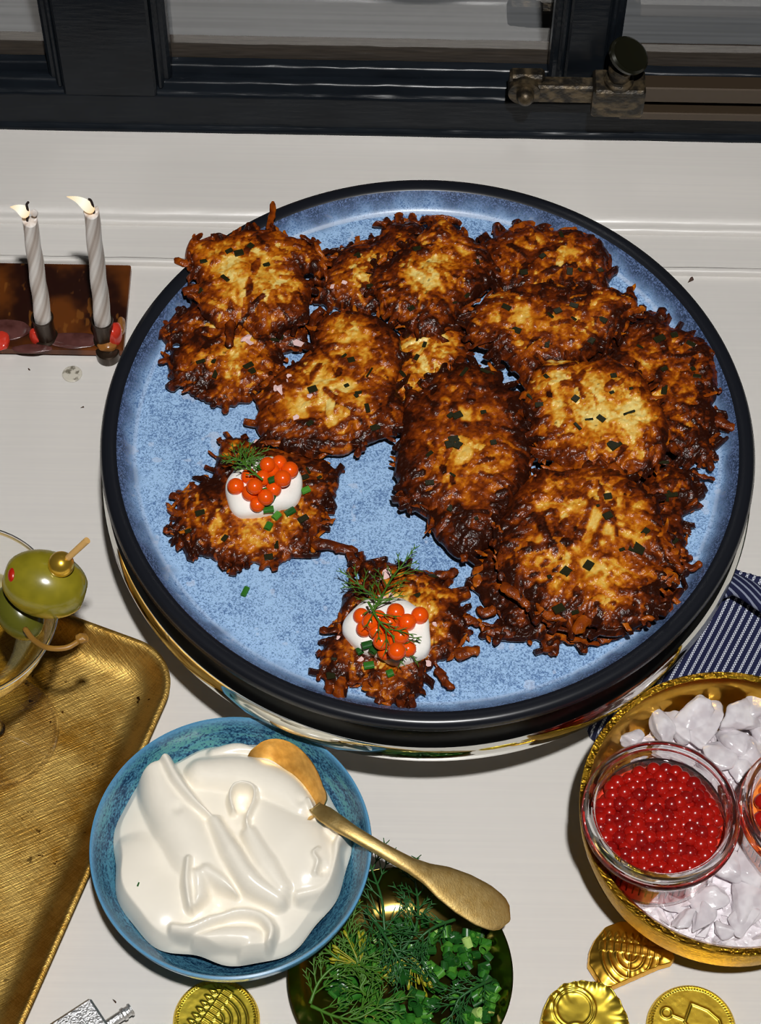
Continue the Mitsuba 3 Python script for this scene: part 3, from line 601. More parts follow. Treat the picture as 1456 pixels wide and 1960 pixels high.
latke('P', [(423, 843), (465, 836), (497, 855), (548, 867), (621, 878), (650, 908), (647, 947), (619, 970), (629, 998), (607, 1025), (594, 1056), (548, 1069), (525, 1084), (483, 1074), (456, 1084), (430, 1081), (400, 1067), (345, 1046), (350, 1025), (320, 1016), (335, 998), (341, 970), (331, 947), (368, 926), (400, 929), (410, 892)],
      F0, 'latke topped with sour cream and orange roe at the left of the platter', 0.45, thick=0.0075, seed=15, pale=0.7, shreds=[[(595, 1040), (625, 1042), (655, 1050), (683, 1054), 0.0026, 0.82], [(350, 1010), (313, 1017), 0.0019, 0.8], [(345, 955), (326, 946), 0.0018, 0.8], [(372, 940), (366, 922), 0.0018, 0.8], [(435, 1075), (428, 1090), 0.0022, 0.9], [(452, 1075), (457, 1094), 0.002, 0.95], [(522, 1075), (527, 1092), 0.0018, 0.85], [(350, 1030), (340, 1052), 0.0018, 0.85], [(425, 850), (420, 838), 0.0016, 0.85], [(470, 842), (466, 832), 0.0016, 0.9]], chives=[(584, 913, 0.003, 0.0022, 0.4), (611, 914, 0.002, 0.0014, 0.6), (580, 993, 0.0044, 0.0026, 0.6), (383, 982, 0.004, 0.0026, 0.3), (430, 1030, 0.003, 0.002, 1.0), (514, 1066, 0.0036, 0.0026, 0.2), (362, 1016, 0.0036, 0.0018, 0.4)], nch=4, nedge=64)
latke('Q', [(690, 1073), (706, 1069), (755, 1078), (787, 1085), (833, 1097), (845, 1118), (880, 1129), (884, 1168), (905, 1191), (886, 1214), (882, 1242), (842, 1267), (815, 1286), (808, 1320), (785, 1345), (767, 1346), (723, 1339), (704, 1315), (667, 1304), (640, 1330), (610, 1290), (610, 1251), (619, 1223), (649, 1205), (651, 1140), (690, 1113), (680, 1085)],
      F0, 'latke topped with sour cream, roe and dill sprigs near the front rim', 0.5, thick=0.0075, seed=16, pale=0.6, shreds=[[(690, 1085), (672, 1068), (668, 1050), 0.002, 0.85], [(680, 1090), (668, 1103), 0.0016, 0.9], [(830, 1098), (855, 1100), (877, 1092), 0.0022, 0.82], [(884, 1180), (902, 1188), (919, 1196), 0.0022, 0.78], [(870, 1255), (895, 1248), (919, 1244), 0.0026, 0.7], [(835, 1280), (850, 1300), (866, 1320), 0.0018, 0.78], [(655, 1290), (648, 1325), (645, 1362), 0.0026, 0.74], [(630, 1300), (628, 1335), 0.0018, 0.85], [(785, 1330), (788, 1354), 0.002, 0.85], [(765, 1335), (768, 1356), 0.0018, 0.85], [(730, 1335), (720, 1346), 0.0018, 0.8], [(615, 1250), (606, 1252), 0.0016, 0.85], [(650, 1205), (620, 1208), (617, 1200), 0.0016, 0.9], [(800, 1260), (812, 1290), 0.0017, 0.7]], chives=[(798, 1140, 0.003, 0.0018, 0.4), (633, 1293, 0.0034, 0.003, 0.2), (826, 1103, 0.006, 0.0016, 0.1)], nch=4, nedge=80)

# ---------------------------------------------------------------- toppings on the two dressed latkes
ICO2, ICO3 = trimesh.creation.icosphere(2, 1.0), trimesh.creation.icosphere(3, 1.0)


def dollop(code, px, py, rx, ry, h, label, seed):
    q = on_latke(code, px, py)
    th = np.linspace(0, 2 * np.pi, 72, endpoint=False)
    rr = np.array([1.0, 1.0, 0.96, 0.86, 0.66, 0.36, 0.0]); zz = np.array([-0.25, 0.25, 0.52, 0.78, 0.95, 1.02, 1.0])
    V = []
    for a, b in zip(rr, zz):
        wob = 1 + 0.10 * np.sin(2 * th + seed) + 0.06 * np.sin(3 * th + 2 * seed) + 0.03 * np.sin(7 * th + seed * 5)
        V.append(np.column_stack([a * rx * wob * np.cos(th), a * ry * wob * np.sin(th), np.full(72, b * h) + h * 0.14 * np.sin(3 * th + a * 5 + seed) * a]))
    V = np.vstack(V); n = 72
    i, j = np.meshgrid(np.arange(len(rr) - 1), np.arange(n), indexing='ij')
    A, B = i * n + j, i * n + (j + 1) % n
    qd = np.stack([A, B, B + n, A + n], -1).reshape(-1, 4)
    m = trimesh.Trimesh(V, np.vstack([qd[:, [0, 1, 2]], qd[:, [0, 2, 3]]]), process=False)
    m.merge_vertices(); m.update_faces(m.nondegenerate_faces()); m = m.subdivide_loop(1); m.apply_translation(q)
    put('sour_cream_dollop', m, MDOLLOP, smooth=True, label=label, cat='sour cream')
    def top(x, y):
        d = math.hypot((x - q[0]) / rx, (y - q[1]) / ry)
        return q[2] + h * (1.0 - 0.45 * d ** 3) if d < 1 else max(q[2] - 0.001, LATKES[code][0](x, y))
    return top, q


def on_top(top, px, py, z):
    p = W(px, py, z)
    for _ in range(6): p = W(px, py, top(p[0], p[1]))
    return p


SPH = mikit.ply(ICO3, MROE, smooth=True)


def roe(top, z, pts, label, group, r0, seed):
    r = np.random.default_rng(seed); placed = []
    for px, py in pts:
        rad = r0 * r.uniform(0.92, 1.06)
        p = on_top(top, px, py, z); p[2] += rad * 0.5
        p = W(px, py, p[2])
        for _ in range(25):
            hit = False
            for q, rq in placed:
                d = np.linalg.norm(p - q)
                if d < (rad + rq) * 0.80:
                    p[2] += 0.0003; hit = True
            if not hit: break
        p = W(px, py, p[2]); placed.append((p, rad))
        put('roe_pearl', None, None, shape=SPH, to=T().translate(p.tolist()).scale(rad), label=label, cat='roe', group=group)


topP, qP = dollop('P', 503, 935, 0.0143, 0.0152, 0.0062, 'dollop of sour cream on the left dressed latke, under the orange roe', 1.0)
roe(topP, qP[2], [((x / 2.173) + 290, (y / 2.173) + 800) for x, y in [(530, 188), (575, 217), (500, 218), (545, 252), (462, 250), (405, 243), (350, 285), (507, 297), (428, 285), (440, 360), (410, 312), (475, 330), (482, 195)]],
    'glossy orange roe pearl on the sour cream of the left dressed latke', 'roe on the left dressed latke', 0.0033, 1)
topQ, qQ = dollop('Q', 745, 1208, 0.0158, 0.0150, 0.0062, 'dollop of sour cream on the front dressed latke, under roe and dill', 2.3)
roe(topQ, qQ[2], [((x / 2.173) + 290, (y / 2.173) + 800) for x, y in [(872, 825), (885, 877), (1015, 808), (942, 832), (1063, 850), (1115, 822), (935, 885), (1000, 882), (955, 930), (1018, 928), (975, 972), (1066, 960), (1035, 905), (990, 850), (910, 850), (1020, 970)]],
    'glossy orange roe pearl on the sour cream of the front dressed latke', 'roe on the front dressed latke', 0.0034, 2)


def lift(f, extra=0.0008):
    return lambda px, py, z: f(px, py, z) + [0, 0, extra]


def chopped(px, py, surf, zz, l, w, an, label, group, shade=0):
    p = on_top(surf, px, py, zz)
    m = trimesh.creation.annulus(w * 0.28, w * 0.5, l, sections=8)
    m.apply_transform(trimesh.transformations.rotation_matrix(math.pi / 2, [0, 1, 0]))
    m.apply_scale([1, 1, 0.7]); m.apply_transform(trimesh.transformations.rotation_matrix(an, [0, 0, 1])); m.apply_translation(p + [0, 0, w * 0.3])
    put('chopped_chive', m, MCH[shade], smooth=40, label=label, cat='chive', group=group)


LP, LQ = (lambda x, y: max(topP(x, y), LATKES['P'][0](x, y))), (lambda x, y: max(topQ(x, y), LATKES['Q'][0](x, y)))
for x, y, l, a, ex in [(500, 262, .0032, .4, .004), (465, 312, .0034, .5, .003), (500, 335, .0034, 1.2, .001), (486, 385, .0042, .2, 0), (520, 412, .0034, .9, 0), (575, 395, .0044, .6, 0), (486, 455, .0032, 1.2, 0), (456, 207, .003, 1.0, .004), (640, 305, .0036, .5, 0)]:
    chopped(x / 2.173 + 290, y / 2.173 + 800, (lambda u, v, ex=ex: LP(u, v) + ex), qP[2], l, .0030, a, 'chopped green chive ring scattered over the left dressed latke', 'chives on the left dressed latke', int(x) % 3)
for x, y, l, a, ex in [(903, 1033, .0040, .2, 0), (872, 970, .004, .5, .001), (896, 948, .0042, .3, .002), (926, 966, .0036, 1.0, .002), (990, 1066, .0026, .4, 0), (975, 842, .003, .3, .005)]:
    chopped(x / 2.173 + 290, y / 2.173 + 800, (lambda u, v, ex=ex: LQ(u, v) + ex), qQ[2], l, .0032, a, 'chopped green chive ring scattered over the front dressed latke', 'chives on the front dressed latke', int(x) % 3)
chopped(469, 1134, lambda x, y: PLF, PLF, .0042, .0024, 1.2, 'single green chive bit lying alone on the bare blue platter', None, 0)


def branch(p0, d0, L, n, depth, r, out, spread, rr, droop=0.0, up=0.15):
    """One feathery frond: a stem with finer and finer side needles."""
    d0 = np.array(d0, float) / np.linalg.norm(d0)
    side = np.cross([0, 0, 1.0], d0); side /= np.linalg.norm(side) + 1e-9
    t = np.linspace(0, 1, 6)[:, None]
    curve = p0 + d0 * L * t + side * (rr.normal(0, 0.08) * L) * t ** 2 + np.array([0, 0, up * L]) * t * (1 - t) - np.array([0, 0, droop * L]) * t ** 2
    out.append(tube(curve, r * np.linspace(1, 0.55, 6), 5))
    if depth == 0: return
    for k in range(n):
        f = (k + 1.0) / (n + 0.3); q = curve[0] + (curve[-1] - curve[0]) * f; q = np.array([np.interp(f, t[:, 0], curve[:, i]) for i in range(3)])
        for s in (-1, 1):
            a = s * spread * rr.uniform(0.7, 1.2)
            d = d0 * math.cos(a) + side * math.sin(a) + np.array([0, 0, rr.normal(0.0, 0.18)])
            branch(q, d, L * (0.52 if depth > 1 else 0.40) * (1.15 - 0.55 * f) * rr.uniform(0.8, 1.2), n if depth > 1 else 2, depth - 1, r * 0.78, out, spread, rr, droop, up)


def dill_on(px_path, surf, zz, label, n, seed, r=0.00034, depth=2, ex=0.0035, m=MDILL):
    rr = np.random.default_rng(seed)
    P = [on_top(surf, x, y, zz) + [0, 0, ex] for x, y in px_path]
    c = bez(P, 14); k = thing('dill_sprig', label, 'dill')
    put('stem', tube(c, np.linspace(r * 1.5, r, len(c)), 6), m, k, smooth=True)
    out = []
    for i in range(2, len(c), 2):
        d = c[min(i + 1, len(c) - 1)] - c[i - 1]
        side = np.cross([0, 0, 1.0], d); side /= np.linalg.norm(side) + 1e-9; d /= np.linalg.norm(d)
        for s in (-1, 1):
            branch(c[i], d * 0.85 + side * s * 0.6 + [0, 0, rr.normal(0.05, 0.12)], n * rr.uniform(0.5, 1.2), 2, depth, r * 0.85, out, 0.45, rr)
    branch(c[-1], c[-1] - c[-2], n * 0.9, 3, depth, r * 0.85, out, 0.45, rr)
    put('leaf_fronds', cat_(out), m, k, smooth=True, kind='stuff')


PX = lambda pts: [(x / 2.173 + 290, y / 2.173 + 800) for x, y in pts]
dill_on(PX([(465, 305), (415, 265), (375, 225), (350, 215)]), LP, qP[2], 'feathery dill tip lying across the roe on the left dressed latke', 0.0075, 3, ex=0.0085, depth=1)
dill_on(PX([(345, 245), (385, 210), (420, 190)]), LP, qP[2], 'short dill frond at the upper left of the left dressed latke', 0.008, 4, ex=0.005, depth=1)
dill_on(PX([(910, 860), (955, 780), (1000, 700), (1040, 650)]), LQ, qQ[2], 'long dill sprig reaching up past the sour cream of the front dressed latke', 0.0105, 5, ex=0.007, depth=1)
dill_on(PX([(900, 820), (945, 900), (1000, 960), (1050, 1010)]), LQ, qQ[2], 'dill sprig lying down over the roe of the front dressed latke', 0.0105, 6, ex=0.0105, depth=1)
dill_on(PX([(1000, 790), (930, 790), (880, 745), (850, 720)]), LQ, qQ[2], 'thin dill frond pointing left from the front dressed latke', 0.0085, 8, ex=0.007, depth=1)


def flake(px, py, surf, zz, s, label, group, seed):
    r = np.random.default_rng(seed); p = on_top(surf, px, py, zz)
    v = r.normal(0, 1, (9, 3)); v /= np.linalg.norm(v, axis=1, keepdims=True); v *= [s, s * 0.75, s * 0.32]
    m = trimesh.convex.convex_hull(v); m.apply_transform(trimesh.transformations.rotation_matrix(r.uniform(0, 6), [0, 0, 1])); m.apply_translation(p + [0, 0, s * 0.18])
    put('salt_flake', m, MSALT, smooth=False, label=label, cat='salt flake', group=group)


SF = [('B', 470, 648, .0030), ('B', 477, 655, .0022), ('B', 569, 659, .0030), ('H', 535, 748, .0030), ('H', 528, 744, .0018), ('H', 594, 757, .0022), ('H', 554, 721, .0016), ('H', 548, 730, .0012), ('H', 566, 800, .0018),
      ('C', 636, 549, .0016), ('C', 658, 541, .0016), ('P', 496, 848, .0030), ('Q', 737, 1097, .0034), ('Q', 732, 1142, .0026), ('Q', 750, 1142, .0022), ('Q', 690, 1262, .0018), ('Q', 832, 1195, .0018), ('Q', 818, 1270, .0020), ('Q', 646, 1221, .0014)]
WHO = {'B': 'small half-covered latke at the upper left', 'H': 'large oval latke left of centre', 'C': 'latke at the back of the platter', 'P': 'left dressed latke', 'Q': 'front dressed latke'}
for i, (c, x, y, s) in enumerate(SF):
    flake(x, y, LATKES[c][0], F0, s, f'pale pink sea salt flake on the {WHO[c]}', f'salt flakes on the {WHO[c]}', 40 + i)

# ---------------------------------------------------------------- bowl of sour cream and its spoon
BC, BR = np.array([-0.0552, -0.1780]), 0.0543
bw = thing('bowl', 'blue glazed stoneware bowl filled with sour cream', 'bowl')
put('body', lathe([(0, 0.006), (0.018, 0.0065), (0.032, 0.012), (0.043, 0.024), (0.050, 0.0365), (0.0524, 0.0440), (0.0533, 0.0452), (0.0541, 0.0450), (0.0543, 0.0440), (0.0528, 0.0375), (0.046, 0.0225), (0.035, 0.010), (0.024, 0.004), (0.0235, 0.0), (0.0205, 0.0), (0.019, 0.003), (0, 0.003)], 200, (*BC, 0)), MBLUE, bw, smooth=50)


def cream_mesh():
    pitch = 0.00042; Rm = 0.0462
    cx, cy = -0.0563, -0.1757
    g = np.arange(-0.05, 0.05, pitch)
    X, Y = np.meshgrid(cx + g, cy + g)
    dx, dy = X - cx, Y - cy; rad = np.hypot(dx, dy); th = np.arctan2(dy, dx)
    edge = Rm + 0.0010 * np.sin(5 * th + 1) + 0.0007 * np.sin(11 * th) - 0.0015 * np.exp(-((th + 1.75) / 0.22) ** 2)
    S = edge - rad
    Z = 0.0345 + 0.0085 * (1 - np.exp(-np.maximum(S, 0) / 0.012)) + 0.0018 * (meshkit.fbm(np.stack([X / 0.02, Y / 0.02, X * 0], -1), 2, 3) - 0.5)

    def cap(pts, rads, h, k=0.0016, rise=0.0):
        nonlocal Z
        P = np.array([W(x / 2.51 + 140, y / 2.51 + 1340, 0.044)[:2] for x, y in pts])
        c = bez(P, 40); rr = np.interp(np.linspace(0, 1, len(c)), np.linspace(0, 1, len(rads)), np.array(rads) / 2.51 / 4430.0)
        hs = np.interp(np.linspace(0, 1, len(c)), np.linspace(0, 1, len(np.atleast_1d(h))), np.atleast_1d(h)) / 1000
        lo, hi = c.min(0) - rr.max() * 1.3, c.max(0) + rr.max() * 1.3
        b = (X > lo[0]) & (X < hi[0]) & (Y > lo[1]) & (Y < hi[1])
        q = np.column_stack([X[b], Y[b]])
        d = np.sqrt(((q[:, None] - c[None]) ** 2).sum(-1)) / rr[None]
        prof = 0.0340 + hs[None] * np.sqrt(np.clip(1 - d ** 2, 0, 1)) - 0.006 * np.clip(d - 1, 0, 3)
        z2 = prof.max(1); z1 = Z[b]
        hh = np.clip(0.5 + 0.5 * (z2 - z1) / k, 0, 1)
        Z[b] = z1 * (1 - hh) + z2 * hh + k * hh * (1 - hh)

    cap([(330, 760), (300, 860), (420, 960)], [170, 200, 170], [9, 10, 9])
    cap([(900, 560), (1040, 680), (1110, 800), (1040, 850)], [150, 190, 170, 120], [12, 14, 13, 11])
    cap([(620, 340), (800, 350), (980, 420), (1090, 510)], [95, 120, 120, 90], [12, 13, 13, 12], 0.0012)
    cap([(395, 340), (430, 450), (520, 600), (600, 740), (700, 850)], [85, 110, 140, 140, 90], [14, 15, 15.5, 14, 12], 0.0012)
    cap([(440, 285), (500, 400), (580, 500), (660, 570)], [36, 44, 36, 14], [16.5, 17.5, 17, 16], 0.0010)
    cap([(680, 590), (760, 740), (850, 870), (980, 950)], [50, 70, 75, 60], [15, 17, 16.5, 13], 0.0009)
    cap([(850, 650), (930, 800), (1000, 900)], [60, 90, 70], [14.5, 15, 13.5], 0.001)
    cap([(770, 540), (757, 480), (775, 435), (820, 422), (865, 440), (872, 490), (850, 545), (835, 600), (850, 645)], [20, 20, 20, 20, 20, 20, 20, 20, 12], [15.5, 16.5, 17, 17, 17, 17, 16.5, 16.5, 15], 0.0006)
    cap([(555, 780), (548, 880), (560, 985), (572, 1005)], [26, 32, 26, 8], [16.5, 16, 14, 12], 0.0007)
    cap([(600, 850), (610, 920), (590, 980)], [60, 55, 20], [15, 14, 12.5], 0.0008)
    cap([(640, 830), (720, 880), (790, 940)], [60, 50, 10], [15, 14.2, 13], 0.0008)
    cap([(480, 1085), (560, 1090), (680, 1040), (800, 1010), (900, 1030), (950, 1090), (935, 1160)], [34, 40, 36, 34, 34, 34, 20], [10.5, 11, 11, 11, 11, 11, 10], 0.0008)
    cap([(600, 1130), (740, 1115), (860, 1130), (840, 1195)], [40, 60, 70, 50], [9, 9.5, 9.5, 8], 0.001)
    cap([(1160, 840), (1175, 790), (1155, 750), (1180, 720)], [22, 24, 20, 12], [14.5, 15, 15, 14], 0.0008)
    cap([(1240, 600), (1290, 620), (1265, 690), (1255, 790), (1200, 890), (1080, 930)], [40, 26, 28, 34, 40, 40], [10.5, 11, 11.5, 11, 10.5, 11], 0.001)
    cap([(680, 240), (780, 215), (870, 222)], [50, 50, 30], [7.5, 8, 7.5], 0.001)
    cap([(1130, 480), (1150, 530), (1165, 560)], [16, 18, 10], [13.5, 14, 12], 0.0006)
    for dx_, dy_, rr_, dd in ((818, 490, 26, 3.4), (845, 560, 12, 1.5), (1195, 800, 22, 2.2), (700, 950, 42, 2.6), (640, 890, 30, 1.6), (500, 520, 26, 1.2), (880, 1130, 30, 1.4), (1090, 470, 20, 1.0)):
        q = W(dx_ / 2.51 + 140, dy_ / 2.51 + 1340, 0.048); Z -= dd / 1000 * np.exp(-((X - q[0]) ** 2 + (Y - q[1]) ** 2) / (rr_ / 2.51 / 4430.0) ** 2)
    Zs = ndimage.gaussian_filter(Z, 1.0)
    e = np.sqrt(np.clip(np.maximum(S, 0) / 0.0035, 0, 1))
    Zt = 0.030 + (Zs - 0.030) * e
    v, f, _, _ = sheet(X, Y, S, Zt, np.full_like(Zt, 0.030), pitch)
    return trimesh.Trimesh(v, f, process=False), (lambda x, y: float(ndimage.map_coordinates(Zs, [[(y - cy + 0.05) / pitch], [(x - cx + 0.05) / pitch]], order=1, mode='nearest')[0]))


cm, cream_top = cream_mesh()
put('sour_cream', cm, MCREAM, smooth=True, label='thick swirled white sour cream filling the blue bowl', cat='sour cream')
put('dill_needle', tube([on_top(cream_top, 263, 1697, .042) + [0, 0, .0003], on_top(cream_top, 266, 1690, .042) + [0, 0, .0006]], 0.0003, 5), MDILLB, label='tiny dark dill needle stuck on the white sour cream', cat='dill')

sp = thing('spoon', 'worn brass spoon resting in the bowl of sour cream', 'spoon')
A0, A1, A2, A3 = W(480, 1436, 0.0425), W(612, 1552, 0.0468), W(672, 1592, 0.0495), W(958, 1752, 0.0265)


def spoon_bowl():
    ax = A1 - A0; L = np.linalg.norm(ax); ax /= L
    n = np.cross([0, 0, 1.0], ax); n /= np.linalg.norm(n); up = np.cross(ax, n)
    rl = math.radians(20); n, up = n * math.cos(rl) + up * math.sin(rl), up * math.cos(rl) - n * math.sin(rl)
    U, V = np.meshgrid(np.linspace(0, 1, 40), np.linspace(-1, 1, 31), indexing='ij')
    half = 0.0142 * np.sqrt(np.clip(1 - (2 * U - 1) ** 2, 0, 1)) * (1.08 - 0.35 * U) + 0.0022 * np.clip(U - 0.85, 0, 1) / 0.15
    dep = 0.0075 * (1 - (2 * U - 1) ** 4) * (1 - V ** 2)
    P = A0 + ax * (U * L)[..., None] + n * (half * V)[..., None] + up * (-dep)[..., None]
    Q = P - up * 0.0011
    P = P.reshape(-1, 3); Q = Q.reshape(-1, 3); N = len(P)
    i, j = np.meshgrid(np.arange(39), np.arange(30), indexing='ij'); a = (i * 31 + j).ravel()
    f = np.vstack([np.stack([a, a + 1, a + 32], 1), np.stack([a, a + 32, a + 31], 1)])
    fr = []
    b = [i * 31 for i in range(40)]; b2 = [i * 31 + 30 for i in range(40)]
    for s in (b, b2):
        for k in range(39): fr += [[s[k], s[k + 1], s[k + 1] + N], [s[k], s[k + 1] + N, s[k] + N]]
    return trimesh.Trimesh(np.vstack([P, Q]), np.vstack([f, f[:, ::-1] + N, fr]), process=False)


put('spoon_bowl', spoon_bowl(), MSPOON, sp, smooth=60)


def handle():
    pth = bez([A1 + (A0 - A1) * 0.07, A1, A2, W(760, 1643, 0.0455), W(850, 1690, 0.0375), A3 + (W(975, 1762, 0.0255) - A3) * 1.0], 70)
    s = np.concatenate([[0], np.cumsum(np.linalg.norm(np.diff(pth, axis=0), axis=1))]); s /= s[-1]
    wd = np.interp(s, [0, .06, .14, .22, .35, .50, .58, .66, .76, .86, .94, .98, 1], [.0026, .0036, .0034, .0029, .0027, .0032, .0044, .0068, .0084, .0088, .0076, .0050, .0008])
    th = np.interp(s, [0, .1, .4, .6, .9, 1], [.0006, .0018, .0021, .0014, .0011, .0005])
    t = np.gradient(pth, axis=0); t /= np.linalg.norm(t, axis=1, keepdims=True)
    n = np.cross([0, 0, 1.0], t); n /= np.linalg.norm(n, axis=1, keepdims=True); u = np.cross(t, n)
    ang = np.arange(20) * 2 * np.pi / 20
    cs, sn = np.sign(np.cos(ang)) * np.abs(np.cos(ang)) ** 0.8, np.sign(np.sin(ang)) * np.abs(np.sin(ang)) ** 0.9
    V = (pth[:, None] + n[:, None] * (wd[:, None] * cs)[..., None] + u[:, None] * (th[:, None] * sn)[..., None]).reshape(-1, 3)
    i, j = np.meshgrid(np.arange(len(pth) - 1), np.arange(20), indexing='ij'); A, B = i * 20 + j, i * 20 + (j + 1) % 20
    q = np.stack([A, B, B + 20, A + 20], -1).reshape(-1, 4)
    k = len(V); V = np.vstack([V, pth[:1], pth[-1:]]); e = (len(pth) - 1) * 20; jj = np.arange(20)
    f = np.vstack([q[:, [0, 1, 2]], q[:, [0, 2, 3]], np.stack([np.full(20, k), (jj + 1) % 20, jj], 1), np.stack([np.full(20, k + 1), e + jj, e + (jj + 1) % 20], 1)])
    m = trimesh.Trimesh(V, f, process=False); m.fix_normals(); return m


put('handle', handle(), MHANDLE, sp, smooth=True)

# ---------------------------------------------------------------- brass dish of herbs
HC = np.array([0.0109, -0.2172]); HR = 0.0436
put('dish', lathe([(0, 0.0022), (0.026, 0.0024), (0.034, 0.0045), (0.040, 0.0095), (0.0430, 0.0140), (0.0436, 0.0142), (0.0434, 0.0134), (0.0406, 0.0085), (0.0345, 0.0032), (0.026, 0.0008), (0, 0.0006)], 160, (*HC, 0)), MDISH, smooth=50, label='shallow brass dish full of chopped chives and dill', cat='dish')
hr = np.random.default_rng(21)
dish_top = lambda x, y: 0.0026 + 0.0000 + 9.0 * max(0.0, math.hypot(x - HC[0], y - HC[1]) - 0.026) ** 2 * 4
CH = []
for w in (0.0031, 0.0037, 0.0043):
    a = trimesh.creation.annulus(w * 0.36, w * 0.5, 1.0, sections=9)
    CH.append((w, mikit.ply(a, MCH[0], smooth=40), mikit.ply(a, MCH[1], smooth=40), mikit.ply(a, MCH[2], smooth=40), mikit.ply(a, MCH[3], smooth=40)))
n_c = 0
heap_c = W(800, 1868, 0.010)
while n_c < 290:
    a, rr_ = hr.uniform(0, 2 * np.pi), math.sqrt(hr.uniform(0, 1))
    x, y = heap_c[0] + 0.0350 * rr_ * math.cos(a), heap_c[1] + 0.0255 * rr_ * math.sin(a)
    if math.hypot(x - HC[0], y - HC[1]) > 0.0375: continue
    hh = 0.0105 * (1 - rr_ ** 2)
    z = dish_top(x, y) + 0.0018 + hr.uniform(0.15, 1.0) * hh
    w = CH[hr.integers(3)]; shade = 4 if hr.random() < 0.03 else hr.choice([1, 2, 3], p=[.4, .25, .35]); L = hr.uniform(0.0027, 0.0047)
    M = trimesh.transformations.euler_matrix(hr.uniform(0.6, 2.4), hr.uniform(-0.6, 0.6), hr.uniform(0, 6.28)); M[:3, 3] = (x, y, z)
    put('chopped_chive', None, None, shape=w[shade], to=T(M.tolist()).scale([1, 0.85, L]), label='short green chopped chive tube in the herb heap of the brass dish', cat='chive', group='chopped chives in the brass dish')
    n_c += 1


def sprig(path, zs, fl, seed, label, m=MDILL, buds=0, r=0.00042):
    rr = np.random.default_rng(seed)
    P = [W(x, y, z) for (x, y), z in zip(path, zs)]
    c = bez(P, 16); k = thing('dill_sprig', label, 'dill')
    put('stem', tube(c, np.linspace(r * 1.8, r, len(c)), 6), m, k, smooth=True)
    out = []
    for i in range(2, len(c), 2):
        d = c[min(i + 1, len(c) - 1)] - c[i - 1]; side = np.cross([0, 0, 1.0], d); side /= np.linalg.norm(side) + 1e-9; d = d / (np.linalg.norm(d) + 1e-9)
        for s in (-1, 1):
            if rr.random() < 0.75: branch(c[i], d * 0.8 + side * s * 0.7 + [0, 0, rr.normal(0.12, 0.22)], fl * rr.uniform(0.6, 1.2), 3, 1, r * 0.9, out, 0.5, rr)
    branch(c[-1], c[-1] - c[-2], fl, 4, 1, r * 0.95, out, 0.5, rr)
    put('leaf_fronds', cat_(out), m, k, smooth=True, kind='stuff')
    if buds: bud_head(k, c[-1], c[-1] - c[-3], buds, fl, rr)


def bud_head(k, p, d, n, L, rr):
    d = d / np.linalg.norm(d); side = np.cross([0, 0, 1.0], d); side /= np.linalg.norm(side); st_, bu = [], []
    for i in range(n):
        a = rr.uniform(-0.9, 0.9); e = d * math.cos(a) + side * math.sin(a) + [0, 0, rr.uniform(0.0, 0.5)]; l = L * rr.uniform(0.7, 1.3)
        c = bez([p, p + e * l * 0.6, p + e * l - [0, 0, 0.12 * l]], 7)
        st_.append(tube(c, 0.00026, 5)); q = c[-1]; f = c[-1] - c[-2]; f /= np.linalg.norm(f)
        bu.append(tube(np.array([q - f * 0.0003, q + f * 0.0006, q + f * 0.0016, q + f * 0.0026, q + f * 0.0030]), [0.0003, 0.0006, 0.00075, 0.0005, 0.0001], 6))
    put('bud_stalks', cat_(st_), MBUD, k, smooth=True, kind='stuff'); put('flower_buds', cat_(bu), MBUD, k, smooth=True, kind='stuff')


sprig([(740, 1830), (735, 1770), (730, 1720), (712, 1665)], [.014, .019, .021, .019], 0.014, 31, 'dark dill sprig at the back of the dish poking past its rim', MDILLB)
sprig([(748, 1845), (790, 1790), (800, 1740), (795, 1690)], [.015, .020, .020, .016], 0.013, 32, 'dark dill sprig under the spoon handle at the back of the brass dish', MDILLB)
sprig([(700, 1740), (735, 1790), (760, 1830), (770, 1850)], [.017, .021, .020, .017], 0.013, 33, 'dense dill sprig in the middle of the brass dish', MDILLB)
sprig([(870, 1760), (830, 1775), (800, 1800), (790, 1830)], [.016, .021, .020, .016], 0.013, 34, 'budding dill sprig near the spoon handle, right of the dish centre', MDILLB, 16)
sprig([(593, 1921), (610, 1880), (640, 1850), (680, 1840)], [.012, .014, .016, .017], 0.014, 35, 'bright dill sprig at the left of the brass dish', MDILL)
sprig([(595, 1925), (640, 1945), (680, 1950), (720, 1930)], [.012, .013, .014, .015], 0.013, 36, 'dill sprig at the lower left of the brass dish', MDILL)
sprig([(700, 1880), (680, 1830), (665, 1790), (655, 1765)], [.014, .018, .019, .017], 0.011, 37, 'yellowish dill sprig full of flower buds by the blue bowl', MDILL, 26)
sprig([(690, 1870), (640, 1830), (615, 1812), (600, 1808)], [.013, .016, .016, .015], 0.009, 38, 'dill sprig with yellow buds at the left rim of the brass dish', MDILL, 14)
sprig([(940, 1875), (910, 1890), (880, 1910), (870, 1930)], [.015, .019, .019, .018], 0.011, 39, 'blue-green dill sprig on the chives at the right of the brass dish', MDILLB)
sprig([(700, 1905), (690, 1890), (700, 1870), (690, 1850)], [.014, .016, .017, .017], 0.010, 40, 'dill sprig with drooping buds below the middle of the brass dish', MDILL, 16)

